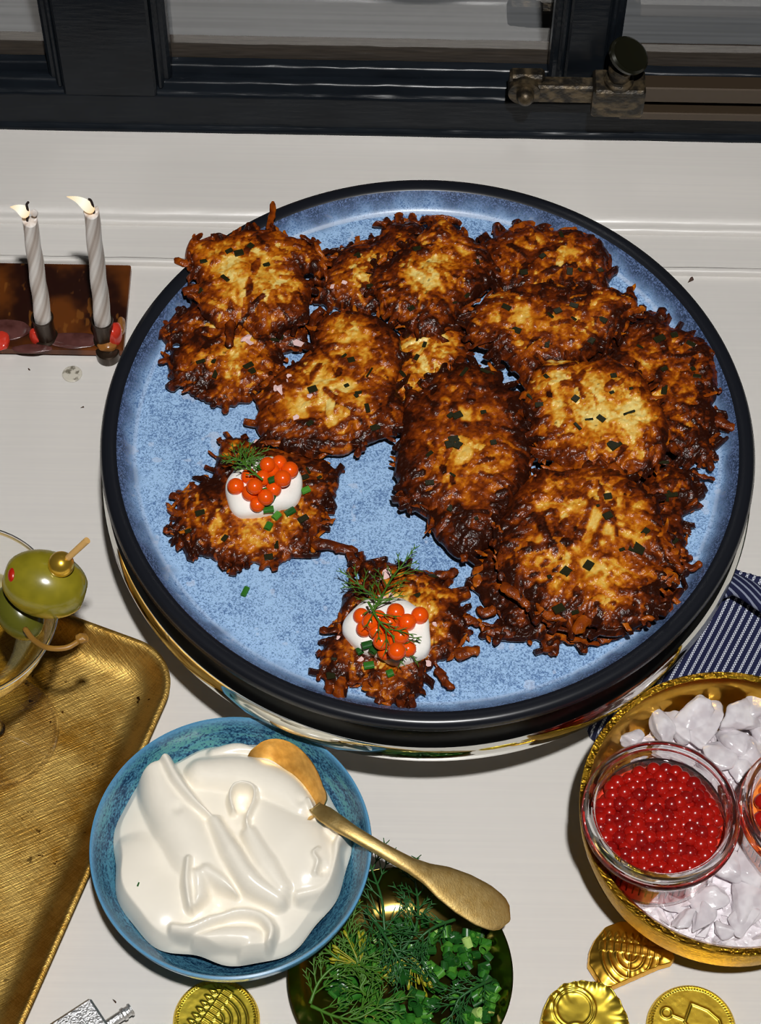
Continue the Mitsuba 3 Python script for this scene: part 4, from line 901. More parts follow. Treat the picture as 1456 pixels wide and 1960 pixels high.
# ---------------------------------------------------------------- gold bowl of ice with two jars of roe
IC, IR = np.array([0.1382, -0.1618]), 0.0595
ib = thing('ice_bowl', 'round gold bowl with a crackled outside, full of ice and roe jars', 'bowl')
put('body', lathe([(0.0565, 0.0498), (0.0592, 0.0502), (IR, 0.0494), (0.0588, 0.042), (0.0560, 0.029), (0.0490, 0.014), (0.040, 0.004), (0.034, 0.0), (0, 0.0)], 200, (*IC, 0)), MGOLDTEX, ib, smooth=50)
put('lining', lathe([(0.0565, 0.0498), (0.0548, 0.0470), (0.0540, 0.0440), (0.0515, 0.036), (0.045, 0.022), (0.034, 0.010), (0, 0.008)], 200, (*IC, 0)), MGOLD, ib, smooth=50, label='smooth gold lining')
ir = np.random.default_rng(5)
ice_lvl = 0.0375


def ice_piece(p, s, seed, flatten=(1, 1, 1)):
    r = np.random.default_rng(seed)
    v = r.normal(0, 1, (13, 3)); v /= np.linalg.norm(v, axis=1, keepdims=True); v *= r.uniform(0.8, 1.0, (13, 1))
    m = trimesh.convex.convex_hull(v)
    m = m.subdivide().subdivide(); trimesh.smoothing.filter_laplacian(m, iterations=1); m = m.subdivide()
    trimesh.smoothing.filter_laplacian(m, iterations=1)
    m.vertices += (meshkit.noise(m.vertices * 3.1, seed)[:, None] - 0.5) * 0.12 * m.vertex_normals
    m.apply_scale(np.array(flatten) * s * 1.12)
    m.apply_transform(trimesh.transformations.rotation_matrix(r.uniform(0, 6), [0, 0, 1])); m.apply_translation(p)
    return m


floor_ice = trimesh.creation.icosphere(2, 1)
crush = []
for i in range(700):
    a, q = ir.uniform(0, 2 * np.pi), 0.0495 * math.sqrt(ir.uniform(0, 1))
    p = np.array([IC[0] + q * math.cos(a), IC[1] + q * math.sin(a), ice_lvl - 0.004 + ir.uniform(-0.002, 0.0015) - 0.003 * (q / 0.05) ** 2])
    m = trimesh.convex.convex_hull(ir.normal(0, 1, (10, 3)) * [1, 1, 0.8]); m.apply_scale(ir.uniform(0.0012, 0.0026)); m.apply_translation(p); crush.append(m)
put('crushed_ice', cat_(crush + [lathe([(0, ice_lvl - 0.0040), (0.040, ice_lvl - 0.0048), (0.0495, ice_lvl - 0.0060), (0.0480, ice_lvl - 0.0085), (0, ice_lvl - 0.0085)], 80, (*IC, 0))]), MSLUSH, smooth=25, label='bed of crushed ice packed in the gold bowl', cat='ice', kind='stuff')
ICES = [(1322, 1352, .0090, (1.15, .9, .55)), (1352, 1388, .0125, (1.1, .9, .42)), (1405, 1352, .0105, (.9, 1.15, .55)), (1252, 1376, .0080, (1.35, .75, .5)), (1202, 1410, .0058, (1.1, .8, .6)), (1300, 1396, .0085, (1.3, .8, .45)),
        (1400, 1418, .0092, (.85, 1.2, .5)), (1440, 1388, .0085, (.85, 1.2, .5)), (1434, 1440, .0085, (1, 1, .55)), (1380, 1448, .0085, (.95, 1.15, .45)), (1455, 1335, .0080, (1, 1, .5)), (1425, 1475, .0070, (1, .9, .5)),
        (1440, 1655, .0095, (1.15, .9, .5)), (1392, 1660, .0080, (1.1, .95, .5)), (1425, 1725, .0110, (1.3, .9, .42)), (1352, 1722, .0085, (1.1, .9, .5)), (1278, 1738, .0085, (1.35, .75, .4)), (1345, 1772, .0075, (1.4, .75, .4)),
        (1425, 1785, .0080, (1.3, .75, .42)), (1402, 1612, .0066, (.8, 1.2, .5)), (1390, 1778, .0055, (1.1, .9, .5)), (1225, 1720, .0058, (1.2, .8, .45)), (1310, 1760, .0052, (1.2, .8, .5)), (1450, 1560, .0060, (.8, 1.1, .5))]
for i, (x, y, s, fl) in enumerate(ICES):
    q_ = W(x, y, ice_lvl + 0.0005 + (0.0025 if i in (0, 2, 3, 4, 10) else 0) - (0.003 if y > 1700 else 0))
    o_ = q_[:2] - IC; m_ = 0.0515 - 1.12 * s * max(fl[:2]) if y > 1560 else 0.0550 - 0.8 * s * max(fl[:2])
    if np.linalg.norm(o_) > m_: q_[:2] = IC + o_ * m_ / np.linalg.norm(o_)
    put('ice_chunk', ice_piece(q_, s, 300 + i, fl), MICE, smooth=True, label='cloudy chunk of melting ice around the roe jars in the gold bowl', cat='ice', group='ice chunks in the gold bowl')


def jar(cx, cy, label, R0=0.0297, zt=0.0690, zb=0.034):
    k = thing('glass_jar', label, 'jar')
    Rb = R0 - 0.0030
    put('wall', lathe([(0, zb), (Rb - 0.0035, zb), (Rb - 0.0010, zb + 0.0015), (Rb, zb + 0.004), (Rb, 0.0520), (Rb + 0.0008, 0.0545), (R0 - 0.0012, 0.0565), (R0 - 0.0008, zt - 0.0095), (R0 + 0.0001, zt - 0.0080), (R0 + 0.0001, zt - 0.0064), (R0 - 0.0010, zt - 0.0054), (R0 - 0.0004, zt - 0.0046), (R0 - 0.0001, zt - 0.0036), (R0 - 0.0010, zt - 0.0026), (R0 - 0.0012, zt - 0.0008), (R0 - 0.0020, zt), (R0 - 0.0032, zt), (R0 - 0.0040, zt - 0.0010), (R0 - 0.0042, zt - 0.004), (R0 - 0.0032, zt - 0.012), (R0 - 0.0032, 0.0560), (Rb - 0.0006, 0.0540), (Rb - 0.0008, 0.0520), (Rb - 0.0008, zb + 0.004), (Rb - 0.003, zb + 0.003), (0, zb + 0.003)], 128, (cx, cy, 0)), MJAR, k, smooth=40)
    put('thick_rim', lathe([(R0 - 0.0046, zt - 0.0110), (R0 - 0.0012, zt - 0.0110), (R0 - 0.0008, zt - 0.0085), (R0 + 0.0004, zt - 0.0068), (R0 + 0.0001, zt - 0.0058), (R0 - 0.0008, zt - 0.0050), (R0 + 0.0002, zt - 0.0040), (R0 - 0.0008, zt - 0.0028), (R0 - 0.0010, zt - 0.0008), (R0 - 0.0020, zt + 0.0002), (R0 - 0.0032, zt + 0.0002), (R0 - 0.0042, zt - 0.0012), (R0 - 0.0048, zt - 0.004), (R0 - 0.0046, zt - 0.0110)], 128, (cx, cy, 0)), MGLASS, k, smooth=40)
    return k


def fill_roe(cx, cy, n, seed, R0=0.0252, z0=0.0556, label='', group='', mats=('MROER',), hump=0.0018, rp=0.0030):
    r = np.random.default_rng(seed); pts = []
    for layer, (zz, cnt) in enumerate(((z0 - 0.0045, n // 3), (z0, n - n // 3))):
        tries, got = 0, 0
        while got < cnt and tries < 9000:
            tries += 1
            q, a = (R0 - rp * 0.9) * math.sqrt(r.uniform(0, 1)), r.uniform(0, 6.283)
            p = np.array([cx + q * math.cos(a), cy + q * math.sin(a), zz + hump * (1 - (q / R0) ** 2) + r.uniform(-0.0010, 0.0010)])
            if pts and np.min(np.linalg.norm(np.array(pts)[:, :3] - p, axis=1)) < rp * (1.22 if tries < 5000 else 1.0): continue
            pts.append(p); got += 1
    for p in pts:
        s = mats[r.integers(len(mats))]
        put('roe_pearl', None, None, shape=s, to=T().translate(p.tolist()).scale(rp * r.uniform(0.93, 1.05)), label=label, cat='roe', group=group)


SR, SDP, SO = (mikit.ply(ICO2, m, smooth=True) for m in (MROER, MROED, MROEO))
J1 = W(1265, 1550, 0.0680) + [0.0004, 0, 0]
jar(J1[0], J1[1], 'short clear glass jar of red roe set in the ice, whole in view')
fill_roe(J1[0], J1[1], 215, 71, label='red roe pearl heaped in the glass jar that is whole in view', group='roe in the whole jar', mats=(SR, SR, SDP))
put('roe_mass', lathe([(0, 0.0372), (0.0236, 0.0374), (0.0256, 0.0385), (0.0258, 0.0440), (0.0258, 0.0512), (0.0250, 0.0522), (0.020, 0.0522), (0, 0.0522)], 64, (J1[0], J1[1], 0)), MPACK, label='red packed roe filling the lower part of the whole jar', cat='roe', kind='stuff', smooth=30)
J2 = W(1418, 1546, 0.0680) + [0.0280, 0.0015, 0]
jar(J2[0], J2[1], 'glass jar of amber roe cut off by the right edge of the photo', R0=0.0278)
fill_roe(J2[0], J2[1], 60, 72, label='orange-red roe pearl in the jar cut off by the right edge', group='roe in the cut-off jar', mats=(SO, SR), rp=0.0034, z0=0.0550, R0=0.0234)
put('roe_mass', lathe([(0, 0.0372), (0.0216, 0.0374), (0.0236, 0.0385), (0.0239, 0.0440), (0.0239, 0.0512), (0.0232, 0.0522), (0.020, 0.0522), (0, 0.0522)], 64, (J2[0], J2[1], 0)), MPACKO, label='amber packed roe filling the lower part of the cut-off jar', cat='roe', kind='stuff', smooth=30)

# ---------------------------------------------------------------- striped napkin
def napkin():
    s = np.array([W(1100, 1330, 0), W(1235, 1130, 0), W(1385, 1108, 0), W(1620, 1190, 0), W(1650, 1440, 0), W(1300, 1460, 0), W(1130, 1420, 0)])[:, :2]
    pg = Polygon(s).buffer(-0.004).buffer(0.004); x0, y0, x1, y1 = pg.bounds; pitch = 0.0008
    xs, ys = np.arange(x0 - 0.002, x1 + 0.002, pitch), np.arange(y0 - 0.002, y1 + 0.002, pitch); X, Y = np.meshgrid(xs, ys)
    m = shapely.contains_xy(pg, X, Y); S = (ndimage.distance_transform_edt(m) - ndimage.distance_transform_edt(~m)) * pitch; S = ndimage.gaussian_filter(S, 1)
    Z = 0.0035 + 0.0060 * meshkit.fbm(np.stack([X / 0.045, Y / 0.045, X * 0], -1), 2, 4) + 0.010 * np.exp(-((Y - (-0.036) - 0.16 * (X - 0.15)) / 0.012) ** 2)
    a = W(1250, 1270, .01)[:2]; b = W(1345, 1120, .01)[:2]; d = (b - a) / np.linalg.norm(b - a); q = (X - a[0]) * d[1] - (Y - a[1]) * d[0]
    Z += 0.008 * np.exp(-(q / 0.006) ** 2) - 0.003 * np.exp(-((q - 0.010) / 0.007) ** 2)
    d2 = np.hypot(X - IC[0], Y - IC[1]); Z = np.where(d2 < 0.062, np.minimum(Z, 0.0022 + 0.25 * np.maximum(0, d2 - 0.048)), Z)
    Z = np.minimum(Z, 0.045); Z = ndimage.gaussian_filter(Z, 2)
    e = np.sqrt(np.clip(np.maximum(S, 0) / 0.002, 0, 1))
    v, f, _, _ = sheet(X, Y, S, 0.0006 + (Z - 0.0006) * e, 0.0006 + np.maximum(Z - 0.0018 - 0.0006, 0) * e, pitch)
    return trimesh.Trimesh(v, f, process=False)


nk = thing('napkin', 'crumpled navy cloth napkin with white dotted stripes between platter and ice bowl', 'napkin')
put('cloth', napkin(), MNAP, nk, smooth=True)
hem = np.array([W(1372, 1128, .017), W(1400, 1118, .019), W(1430, 1130, .020), W(1460, 1150, .019), W(1500, 1175, .018), W(1570, 1205, .016)])
put('hem', tube(bez(hem, 40), 0.0052, 16, 0.55), MNAPB, nk, smooth=True)

# ---------------------------------------------------------------- brass tray with the cocktail glass
def loft_tray():
    ring0 = Polygon([W(x, y, 0.013)[:2] for x, y in [(352, 1258), (-60, 2190), (-420, 1960), (-330, 1010)]]).buffer(-0.022).buffer(0.022, quad_segs=24)
    c = np.array(ring0.centroid.coords[0]); ang = np.linspace(0, 2 * np.pi, 400, endpoint=False)
    # offset outlines are cut by rays from a point, so that they join up ring by ring
    lv = [(0, 0.0118), (-0.0006, 0.0128), (0.0004, 0.0136), (0.0018, 0.0134), (0.0035, 0.0118), (0.006, 0.0085), (0.009, 0.0055), (0.012, 0.0038), (0.016, 0.0030), (0.030, 0.0028)]
    und = [(0.016, 0.0), (0.0095, 0.0022), (0.006, 0.0060), (0.003, 0.0095)]
    cc = np.array(ring0.buffer(-0.031).centroid.coords[0])

    def cut(d):
        g = ring0.buffer(-d) if d > 0 else ring0.buffer(-d)
        out = []
        for a in ang:
            h = g.exterior.intersection(LineString([cc, cc + 0.6 * np.array([math.cos(a), math.sin(a)])]))
            h = h if h.geom_type == 'Point' else list(h.geoms)[-1]
            out.append((h.x, h.y))
        return np.array(out)
    rings = [np.column_stack([cut(d), np.full(400, z)]) for d, z in lv]
    V = np.vstack(rings + [[[*cc, 0.0028]]] + [np.column_stack([cut(d), np.full(400, z)]) for d, z in und] + [[[*cc, 0.0]]])
    F, j = [], np.arange(400); jn = (j + 1) % 400
    for i in range(len(lv) - 1): F += [np.stack([i * 400 + j, i * 400 + jn, (i + 1) * 400 + jn], 1), np.stack([i * 400 + j, (i + 1) * 400 + jn, (i + 1) * 400 + j], 1)]
    k = len(lv) * 400; e = (len(lv) - 1) * 400
    F.append(np.stack([e + j, e + jn, np.full(400, k)], 1))
    u0 = k + 1
    for i in range(len(und) - 1): F += [np.stack([u0 + i * 400 + j, u0 + i * 400 + jn, u0 + (i + 1) * 400 + jn], 1), np.stack([u0 + i * 400 + j, u0 + (i + 1) * 400 + jn, u0 + (i + 1) * 400 + j], 1)]
    l0 = u0 + (len(und) - 1) * 400
    F += [np.stack([l0 + j, l0 + jn, jn], 1), np.stack([l0 + j, jn, j], 1)]
    F.append(np.stack([u0 + jn, u0 + j, np.full(400, u0 + len(und) * 400)], 1))
    m = trimesh.Trimesh(V, np.vstack(F), process=False); m.fix_normals(); return m


put('tray', loft_tray(), MTRAY, smooth=50, label='scratched brass tray with a rounded corner under the cocktail glass', cat='tray')
gb = W(-8, 1400, 0.005)[:2]
gk = thing('cocktail_glass', 'clear stemmed cocktail glass with olives at the left edge', 'glass')
GT = 0.108
bowlp = [(0.0030, 0.050), (0.0075, 0.0535), (0.0140, 0.0600), (0.0220, 0.0715), (0.0290, 0.0850), (0.0335, 0.0960), (0.0368, GT)]
put('glass_bowl', lathe(bowlp, 160, (*gb, 0)), MTHIN, gk, smooth=True)
put('rim', lathe([(0.0362, GT - 0.0005), (0.0366, GT + 0.0006), (0.0374, GT + 0.0006), (0.0377, GT - 0.0004), (0.0372, GT - 0.0012), (0.0364, GT - 0.0012), (0.0362, GT - 0.0005)], 160, (*gb, 0)), MGLASS, gk, smooth=True)
put('stem', lathe([(0, 0.0072), (0.0042, 0.0078), (0.0030, 0.014), (0.0026, 0.028), (0.0028, 0.042), (0.0042, 0.0498), (0, 0.0510)], 48, (*gb, 0)), MGLASS, gk, smooth=True)
put('foot', lathe([(0, 0.0034), (0.0245, 0.0034), (0.0256, 0.0038), (0.0259, 0.0046), (0.0252, 0.0053), (0.0180, 0.0058), (0.0080, 0.0070), (0, 0.0072)], 140, (*gb, 0)), MTHIN, gk, smooth=40)
put('foot_edge', lathe([(0.0240, 0.0036), (0.0256, 0.0036), (0.0262, 0.0046), (0.0254, 0.0055), (0.0240, 0.0055), (0.0240, 0.0036)], 140, (*gb, 0)), MTHIN, gk, smooth=40)
put('cocktail', lathe([(0, 0.0535), (0.0068, 0.0540), (0.0132, 0.0605), (0.0212, 0.0720), (0.0280, 0.0850), (0.0296, 0.0880), (0, 0.0878)], 140, (*gb, 0)), MDRINK, smooth=40, label='pale yellow clear drink inside the cocktail glass', cat='drink')


def ellips(p, ax, la, lb, m, name, parent, dent=True):
    e = ICO3.copy().subdivide(); v = e.vertices
    v[:, 0] *= la * (1 - 0.0 * v[:, 0]); v[:, 1:] *= lb * (1 + 0.06 * v[:, :1] / la * 0)
    if dent: v[:, 0] -= np.sign(v[:, 0]) * la * 0.10 * np.exp(-(np.hypot(v[:, 1], v[:, 2]) / (lb * 0.25)) ** 2)
    x = np.array(ax, float); x /= np.linalg.norm(x); z = np.cross(x, [0, 1, 0.3]); z /= np.linalg.norm(z); y = np.cross(z, x)
    e.vertices = v @ np.array([x, y, z]) + p
    return put(name, e, m, parent, smooth=True)


ok_ = thing('olive', 'big green stuffed olive speared on a pick at the cocktail glass rim', 'olive')
oc = W(86, 1118, 0.114)
oax = (W(160, 1140, 0.111) - W(12, 1098, 0.117)); oax /= np.linalg.norm(oax)
ellips(oc, oax, 0.0166, 0.0128, MOLIVE, 'flesh', ok_)
e = ICO3.copy(); e.apply_scale([0.0022, 0.0034, 0.0028]); e.apply_translation(oc - oax * 0.0120 + (CAM - oc) / np.linalg.norm(CAM - oc) * 0.0066)
put('pimento', e, MPIM, ok_, smooth=True, label='red pimento showing at the olive end')
pk = thing('cocktail_pick', 'wooden cocktail pick with a shiny gold bead through the olive', 'cocktail pick')
b0 = W(117, 1080, 0.1275); tip = W(167, 1034, 0.141)
put('stick', tube(np.array([oc + (oc - b0) * 0.75, oc, b0, tip]), [0.0008, 0.0011, 0.0012, 0.0013], 14), MSTICK, pk, smooth=40)
bd = ICO3.copy().subdivide(); bd.apply_scale(0.0049); bd.apply_translation(b0); put('bead', bd, MBEAD, pk, smooth=True)
cb = thing('caperberry', 'dark green caperberry with a curved stem lying in the cocktail glass', 'caperberry')
cp = W(36, 1172, 0.0965)
ellips(cp, W(60, 1205, 0.094) - W(15, 1135, 0.099), 0.0118, 0.0085, MCAPER, 'berry', cb, False)
put('stem', tube(bez([W(48, 1204, 0.1025), W(66, 1226, 0.106), W(92, 1240, 0.111), W(126, 1240, 0.112), W(150, 1228, 0.112)], 30), 0.0011, 8), MSTEM, cb, smooth=True)
e = ICO3.copy(); e.apply_scale([0.0026, 0.0020, 0.0016]); e.vertices *= 1 + 0.5 * (meshkit.noise(e.vertices * 900, 2)[:, None] - 0.5); e.apply_translation(W(158, 1222, 0.112)); put('stem_end', e, MSTEM, cb, smooth=True)

# ---------------------------------------------------------------- candle holder with two lit candles
hk = thing('candle_holder', 'tarnished flat brass candle holder with wax drips at the left edge', 'candle holder')
HX, HY0, HY1, HZ = W(243, 590, 0.006)[0], 0.0806, 0.1300, 0.0062
put('plate', rbox((-0.32, HY0, 0.0012), (HX, HY1, HZ), 0.0007), MRUST, hk, smooth=25)


def foot(x, y): return lathe([(0, 0), (0.0050, 0), (0.0054, 0.0008), (0.0054, HZ - 0.0006), (0.0048, HZ - 0.0001), (0, HZ - 0.0001)], 40, (x, y, 0))


fp = W(206, 672, 0.005); put('foot', foot(fp[0], fp[1]), MCUP, hk)
put('foot', foot(-0.30, HY0 + 0.002), MCUP, hk)


def cup(p):
    return lathe([(0, HZ), (0.0056, HZ), (0.0056, HZ + 0.0006), (0.0047, HZ + 0.0014), (0.0047, HZ + 0.0136), (0.0052, HZ + 0.0148), (0.0050, HZ + 0.0156), (0.0044, HZ + 0.0152), (0.0042, HZ + 0.003), (0, HZ + 0.003)], 48, (p[0], p[1], 0))


cps = [W(88, 645, HZ), W(201, 650, HZ)]
for p in cps: put('candle_cup', cup(p), MCUP, hk, smooth=40)


def blob(px, py, rx, ry, h, m, name, seed, z=HZ, lean=None):
    p = W(px, py, z); b = ICO3.copy(); v = b.vertices; v *= 1 + 0.35 * (meshkit.noise(v * 1.6 + 7, seed)[:, None] - 0.5)
    v *= [rx, ry, h]; b.vertices = v + p + [0, 0, h * 0.4]; put(name, b, m, hk, smooth=True, label={MRED: 'red wax drip', MPURPLE: 'thin purple wax film', MAMBER: 'amber wax drip'}[m])


blob(69, 648, .0029, .0032, .0050, MRED, 'wax_drip', 3); blob(219, 646, .0038, .0048, .0066, MRED, 'wax_drip', 5, z=HZ + .001); blob(206, 664, .0042, .0030, .0024, MAMBER, 'wax_drip', 9)
blob(232, 628, .0020, .0050, .0030, MAMBER, 'wax_drip', 12); blob(2, 655, .0042, .0050, .0024, MRED, 'wax_drip', 15)
blob(142, 652, .0115, .0046, .0009, MPURPLE, 'wax_film', 21); blob(10, 632, .0110, .0060, .0010, MPURPLE, 'wax_film', 23); blob(60, 668, .0090, .0026, .0008, MPURPLE, 'wax_film', 25)


def candle(p, topx, topy, label, flame, wick, drip):
    base = np.array([p[0], p[1], HZ + 0.0035])
    # the candle leans so that its top stands where the photograph has it
    zt = 0.1
    lo, hi = 0.03, 0.16
    for _ in range(50):
        zt = (lo + hi) / 2; q = W(topx, topy, zt)
        if q[1] > base[1] + 0.0005: lo = zt
        else: hi = zt
    top = W(topx, topy, zt)
    n, sides = 60, 36; t = np.linspace(0, 1, n)
    ang = np.arange(sides) * 2 * np.pi / sides; V, VC = [], []
    for k in t:
        r = (0.00405 - 0.0008 * k) * (1 + 0.045 * np.cos(3 * (ang - 7.0 * k)))
        c = base + (top - base) * k
        z = np.full(sides, c[2])
        if k > 0.995: z = z + 0.0009 * np.sin(ang * 2 + 1) + 0.0006 * np.sin(3 * ang)
        V.append(np.column_stack([c[0] + r * np.cos(ang), c[1] + r * np.sin(ang), z]))
        sv = 0.5 + 0.5 * np.sin(3 * (ang - 7.0 * k) + 0.8); sv = np.clip(sv * 0.75 + 0.35 * np.sin(5 * (ang - 7.0 * k) + 2) ** 2, 0, 1)[:, None]
        VC.append(C(170, 154, 142) + (C(236, 232, 228) - C(170, 154, 142)) * sv)
    V.append([top - [0, 0, 0.0012]]); V.append([base]); VC.append([C(225, 215, 205)] * 2)
    V = np.vstack(V); i, j = np.meshgrid(np.arange(n - 1), np.arange(sides), indexing='ij'); A, B = i * sides + j, i * sides + (j + 1) % sides
    q = np.stack([A, B, B + sides, A + sides], -1).reshape(-1, 4); jj = np.arange(sides); e_ = (n - 1) * sides; k0 = n * sides
    F = np.vstack([q[:, [0, 1, 2]], q[:, [0, 2, 3]], np.stack([e_ + jj, e_ + (jj + 1) % sides, np.full(sides, k0)], 1), np.stack([(jj + 1) % sides, jj, np.full(sides, k0 + 1)], 1)])
    k = thing('candle', label, 'candle')
    put('wax_stick', trimesh.Trimesh(V, F, process=False), MVW, k, smooth=True, color=np.vstack(VC))
    at = lambda x, y: Wy(x, y, top[1])
    for x, y, rx, rz in drip:
        b = ICO3.copy(); b.apply_scale([rx, rx * 0.6, rz]); b.vertices *= 1 + 0.2 * (meshkit.noise(b.vertices * 900, 4)[:, None] - 0.5); b.vertices += at(x, y); put('wax_drip', b, MWAXC, k, smooth=True)
    put('wick', tube(bez([at(*a) for a in wick], 14), 0.00055, 7), MWICK, k, smooth=True)
    a, b, w = flame
    c = bez([at(*q) for q in a], 24); tt = np.linspace(0, 1, len(c))
    rad = w * np.sin(np.pi * np.clip(tt, 0, 1) ** 0.62) ** 0.9 * (1 - 0.35 * tt) + 0.00006
    fm = tube(c, rad, 20, 0.8)
    cl = (c[len(c) // 2] - fm.vertices); tpos = cKDTree(c).query(fm.vertices)[1] / (len(c) - 1)
    colf = np.array([1.0, 0.62, 0.30]) * 1.0 + (np.array([1.0, 0.93, 0.78]) - np.array([1.0, 0.62, 0.30])) * np.clip(1 - np.abs(tpos - 0.55) * 2.0, 0, 1)[:, None]
    s = mikit.ply(fm, None, smooth=True, color=colf * 1.15)
    s['emitter'] = {'type': 'area', 'sampling_weight': 0.15, 'radiance': {'type': 'mesh_attribute', 'name': 'vertex_color'}}
    put('flame', None, None, k, shape=s)


candle(cps[0], 57, 421, 'left one of the two lit white twisted candles', ([(53, 412), (44, 404), (32, 398), (19, 396)], 0, 0.0031), [(52, 424), (53, 404), (51, 392), (54, 387)], [(66, 408, .0016, .0022)])
candle(cps[1], 175, 405, 'right one of the two lit white twisted candles', ([(179, 404), (165, 393), (148, 382), (127, 376)], 0, 0.0030), [(180, 408), (177, 392), (173, 383), (169, 381)], [(163, 407, .0009, .0010), (190, 428, .0009, .0014)])

# ---------------------------------------------------------------- chocolate coins, foil and dreidel
def strokes(X, Y, lines, w, soft):
    h = np.zeros_like(X)
    for ln in lines:
        p = np.array(ln, float); q = np.vstack([np.linspace(p[i], p[i + 1], max(2, int(np.linalg.norm(p[i + 1] - p[i]) / 0.01))) for i in range(len(p) - 1)])
        d = cKDTree(q).query(np.column_stack([X.ravel(), Y.ravel()]))[0].reshape(X.shape)
        h = np.maximum(h, 1 / (1 + np.exp((d - w) / soft)))
    return h


def menorah():
    L = []
    for i in range(-4, 5):
        x = i * 0.17; L += [[(x, 0.05), (x, 0.26)], [(x - 0.045, 0.05), (x - 0.045, 0.26), (x + 0.045, 0.26), (x + 0.045, 0.05), (x - 0.045, 0.05)], [(x, 0.33), (x - 0.05, 0.40), (x, 0.53), (x + 0.04, 0.40), (x, 0.33)]]
        if i > 0: L.append([(i * 0.17 * math.cos(a), 0.02 - (i * 0.17 + 0.02 * i) * math.sin(a)) for a in np.linspace(0, math.pi, 24)])
    return L + [[(0, 0.05), (0, -0.85)], [(-0.22, -0.86), (0.22, -0.86)], [(-0.14, -0.80), (0.14, -0.80)]]


def coin(c, R_, rot, lines, label, m, thick=0.0036, w=0.018, hgt=0.00055, seed=0, wav=0.0):
    pitch = 0.00019; g = np.arange(-R_ - 3 * pitch, R_ + 3 * pitch, pitch); X, Y = np.meshgrid(g, g); rad = np.hypot(X, Y); th = np.arctan2(Y, X)
    S = R_ - rad
    u, v = X / R_, Y / R_; ca, sa = math.cos(rot), math.sin(rot)
    U, V_ = u * ca + v * sa, -u * sa + v * ca
    h = strokes(U, V_, lines, w, 0.008)
    Z = thick - 0.0004 + hgt * h + 0.0002 * meshkit.fbm(np.stack([X / 0.004, Y / 0.004, X * 0], -1), 3, seed)
    q = rad / R_
    Z += 0.0004 * np.exp(-((q - 0.95) / 0.04) ** 2) + 0.0005 * (np.sin(th * 88) > 0) * ((q > 0.875) & (q < 0.985))
    Z = ndimage.gaussian_filter(Z, 0.8)
    e = np.sqrt(np.clip(np.maximum(S, 0) / 0.0012, 0, 1))
    Zt = 0.0016 + (Z - 0.0016) * e; Zb = 0.0016 - 0.0014 * e
    vv, f, _, _ = sheet(X, Y, S, Zt, Zb, pitch); vv[:, 0] += c[0]; vv[:, 1] += c[1]
    put('chocolate_coin', trimesh.Trimesh(vv, f, process=False), m, smooth=True, label=label, cat='coin')


up1 = (W(330, 1910, .003) - W(440, 1980, .003))[:2]
coin((-0.0600, -0.2335), 0.0169, math.atan2(up1[1], up1[0]) - math.pi / 2, menorah(), 'gold chocolate coin embossed with a candelabrum below the blue bowl', MFOIL, seed=1)
cc_ = lambda cx, cy, r, n=20: [(cx + r * math.cos(a), cy + r * math.sin(a)) for a in np.linspace(0, 2 * math.pi, n)]
coin((0.1240, -0.2332), 0.0175, 0.0, [cc_(-0.54, 0.32, 0.12), [(-0.42, 0.28), (-0.18, 0.18)], [(-0.15, 0.12), (0.02, 0.55), (0.38, 0.40), (0.62, 0.18), (0.66, 0.02), (0.5, -0.1), (0.1, -0.25), (-0.15, 0.12)]], 'gold chocolate coin embossed with a ring and an angular outline, below the ice bowl', MFOIL, seed=2)


def foil(poly, lines, cpx, sc, rot, label, seed, dome, m, curl):
    P = np.array([W(x, y, 0.004)[:2] for x, y in poly]); pg = Polygon(P).buffer(0.0012).buffer(-0.0010); x0, y0, x1, y1 = pg.bounds; pitch = 0.00025
    X, Y = np.meshgrid(np.arange(x0 - .002, x1 + .002, pitch), np.arange(y0 - .002, y1 + .002, pitch)); mk = shapely.contains_xy(pg, X, Y)
    S = ndimage.gaussian_filter((ndimage.distance_transform_edt(mk) - ndimage.distance_transform_edt(~mk)) * pitch, 1.2)
    c = W(*cpx, 0.004); U0, V0 = (X - c[0]) / sc, (Y - c[1]) / sc; ca, sa = math.cos(rot), math.sin(rot); U, V = U0 * ca + V0 * sa, -U0 * sa + V0 * ca
    h = strokes(U, V, lines, 0.018, 0.008)
    n1 = meshkit.fbm(np.stack([X / 0.006, Y / 0.006, X * 0 + seed], -1), 2, seed); cr = np.abs(meshkit.fbm(np.stack([X / 0.005 + 9, Y / 0.005, X * 0 + seed], -1), 2, seed + 3) - 0.5)
    ed = np.exp(-np.maximum(S, 0) / 0.0016)
    crim = np.sin(np.arctan2(Y - c[1], X - c[0]) * 22 + 9 * n1)
    Z = 0.0042 + dome * (1 - np.exp(-np.maximum(S, 0) / 0.006)) + 0.0007 * (n1 - 0.5) + 0.0005 * h + ed * (curl + (0.0007 if curl > 0.001 else 0.0001) * crim)
    Z = ndimage.gaussian_filter(Z, 0.9); e = np.sqrt(np.clip(np.maximum(S, 0) / 0.0006, 0, 1))
    Zt = 0.0022 + (Z - 0.0022) * e; v, f, _, _ = sheet(X, Y, S, Zt, np.maximum(0.0002, Zt - 0.0012), pitch)
    return put('coin_wrapper', trimesh.Trimesh(v, f, process=False), m, smooth=True, label=label, cat='wrapper')


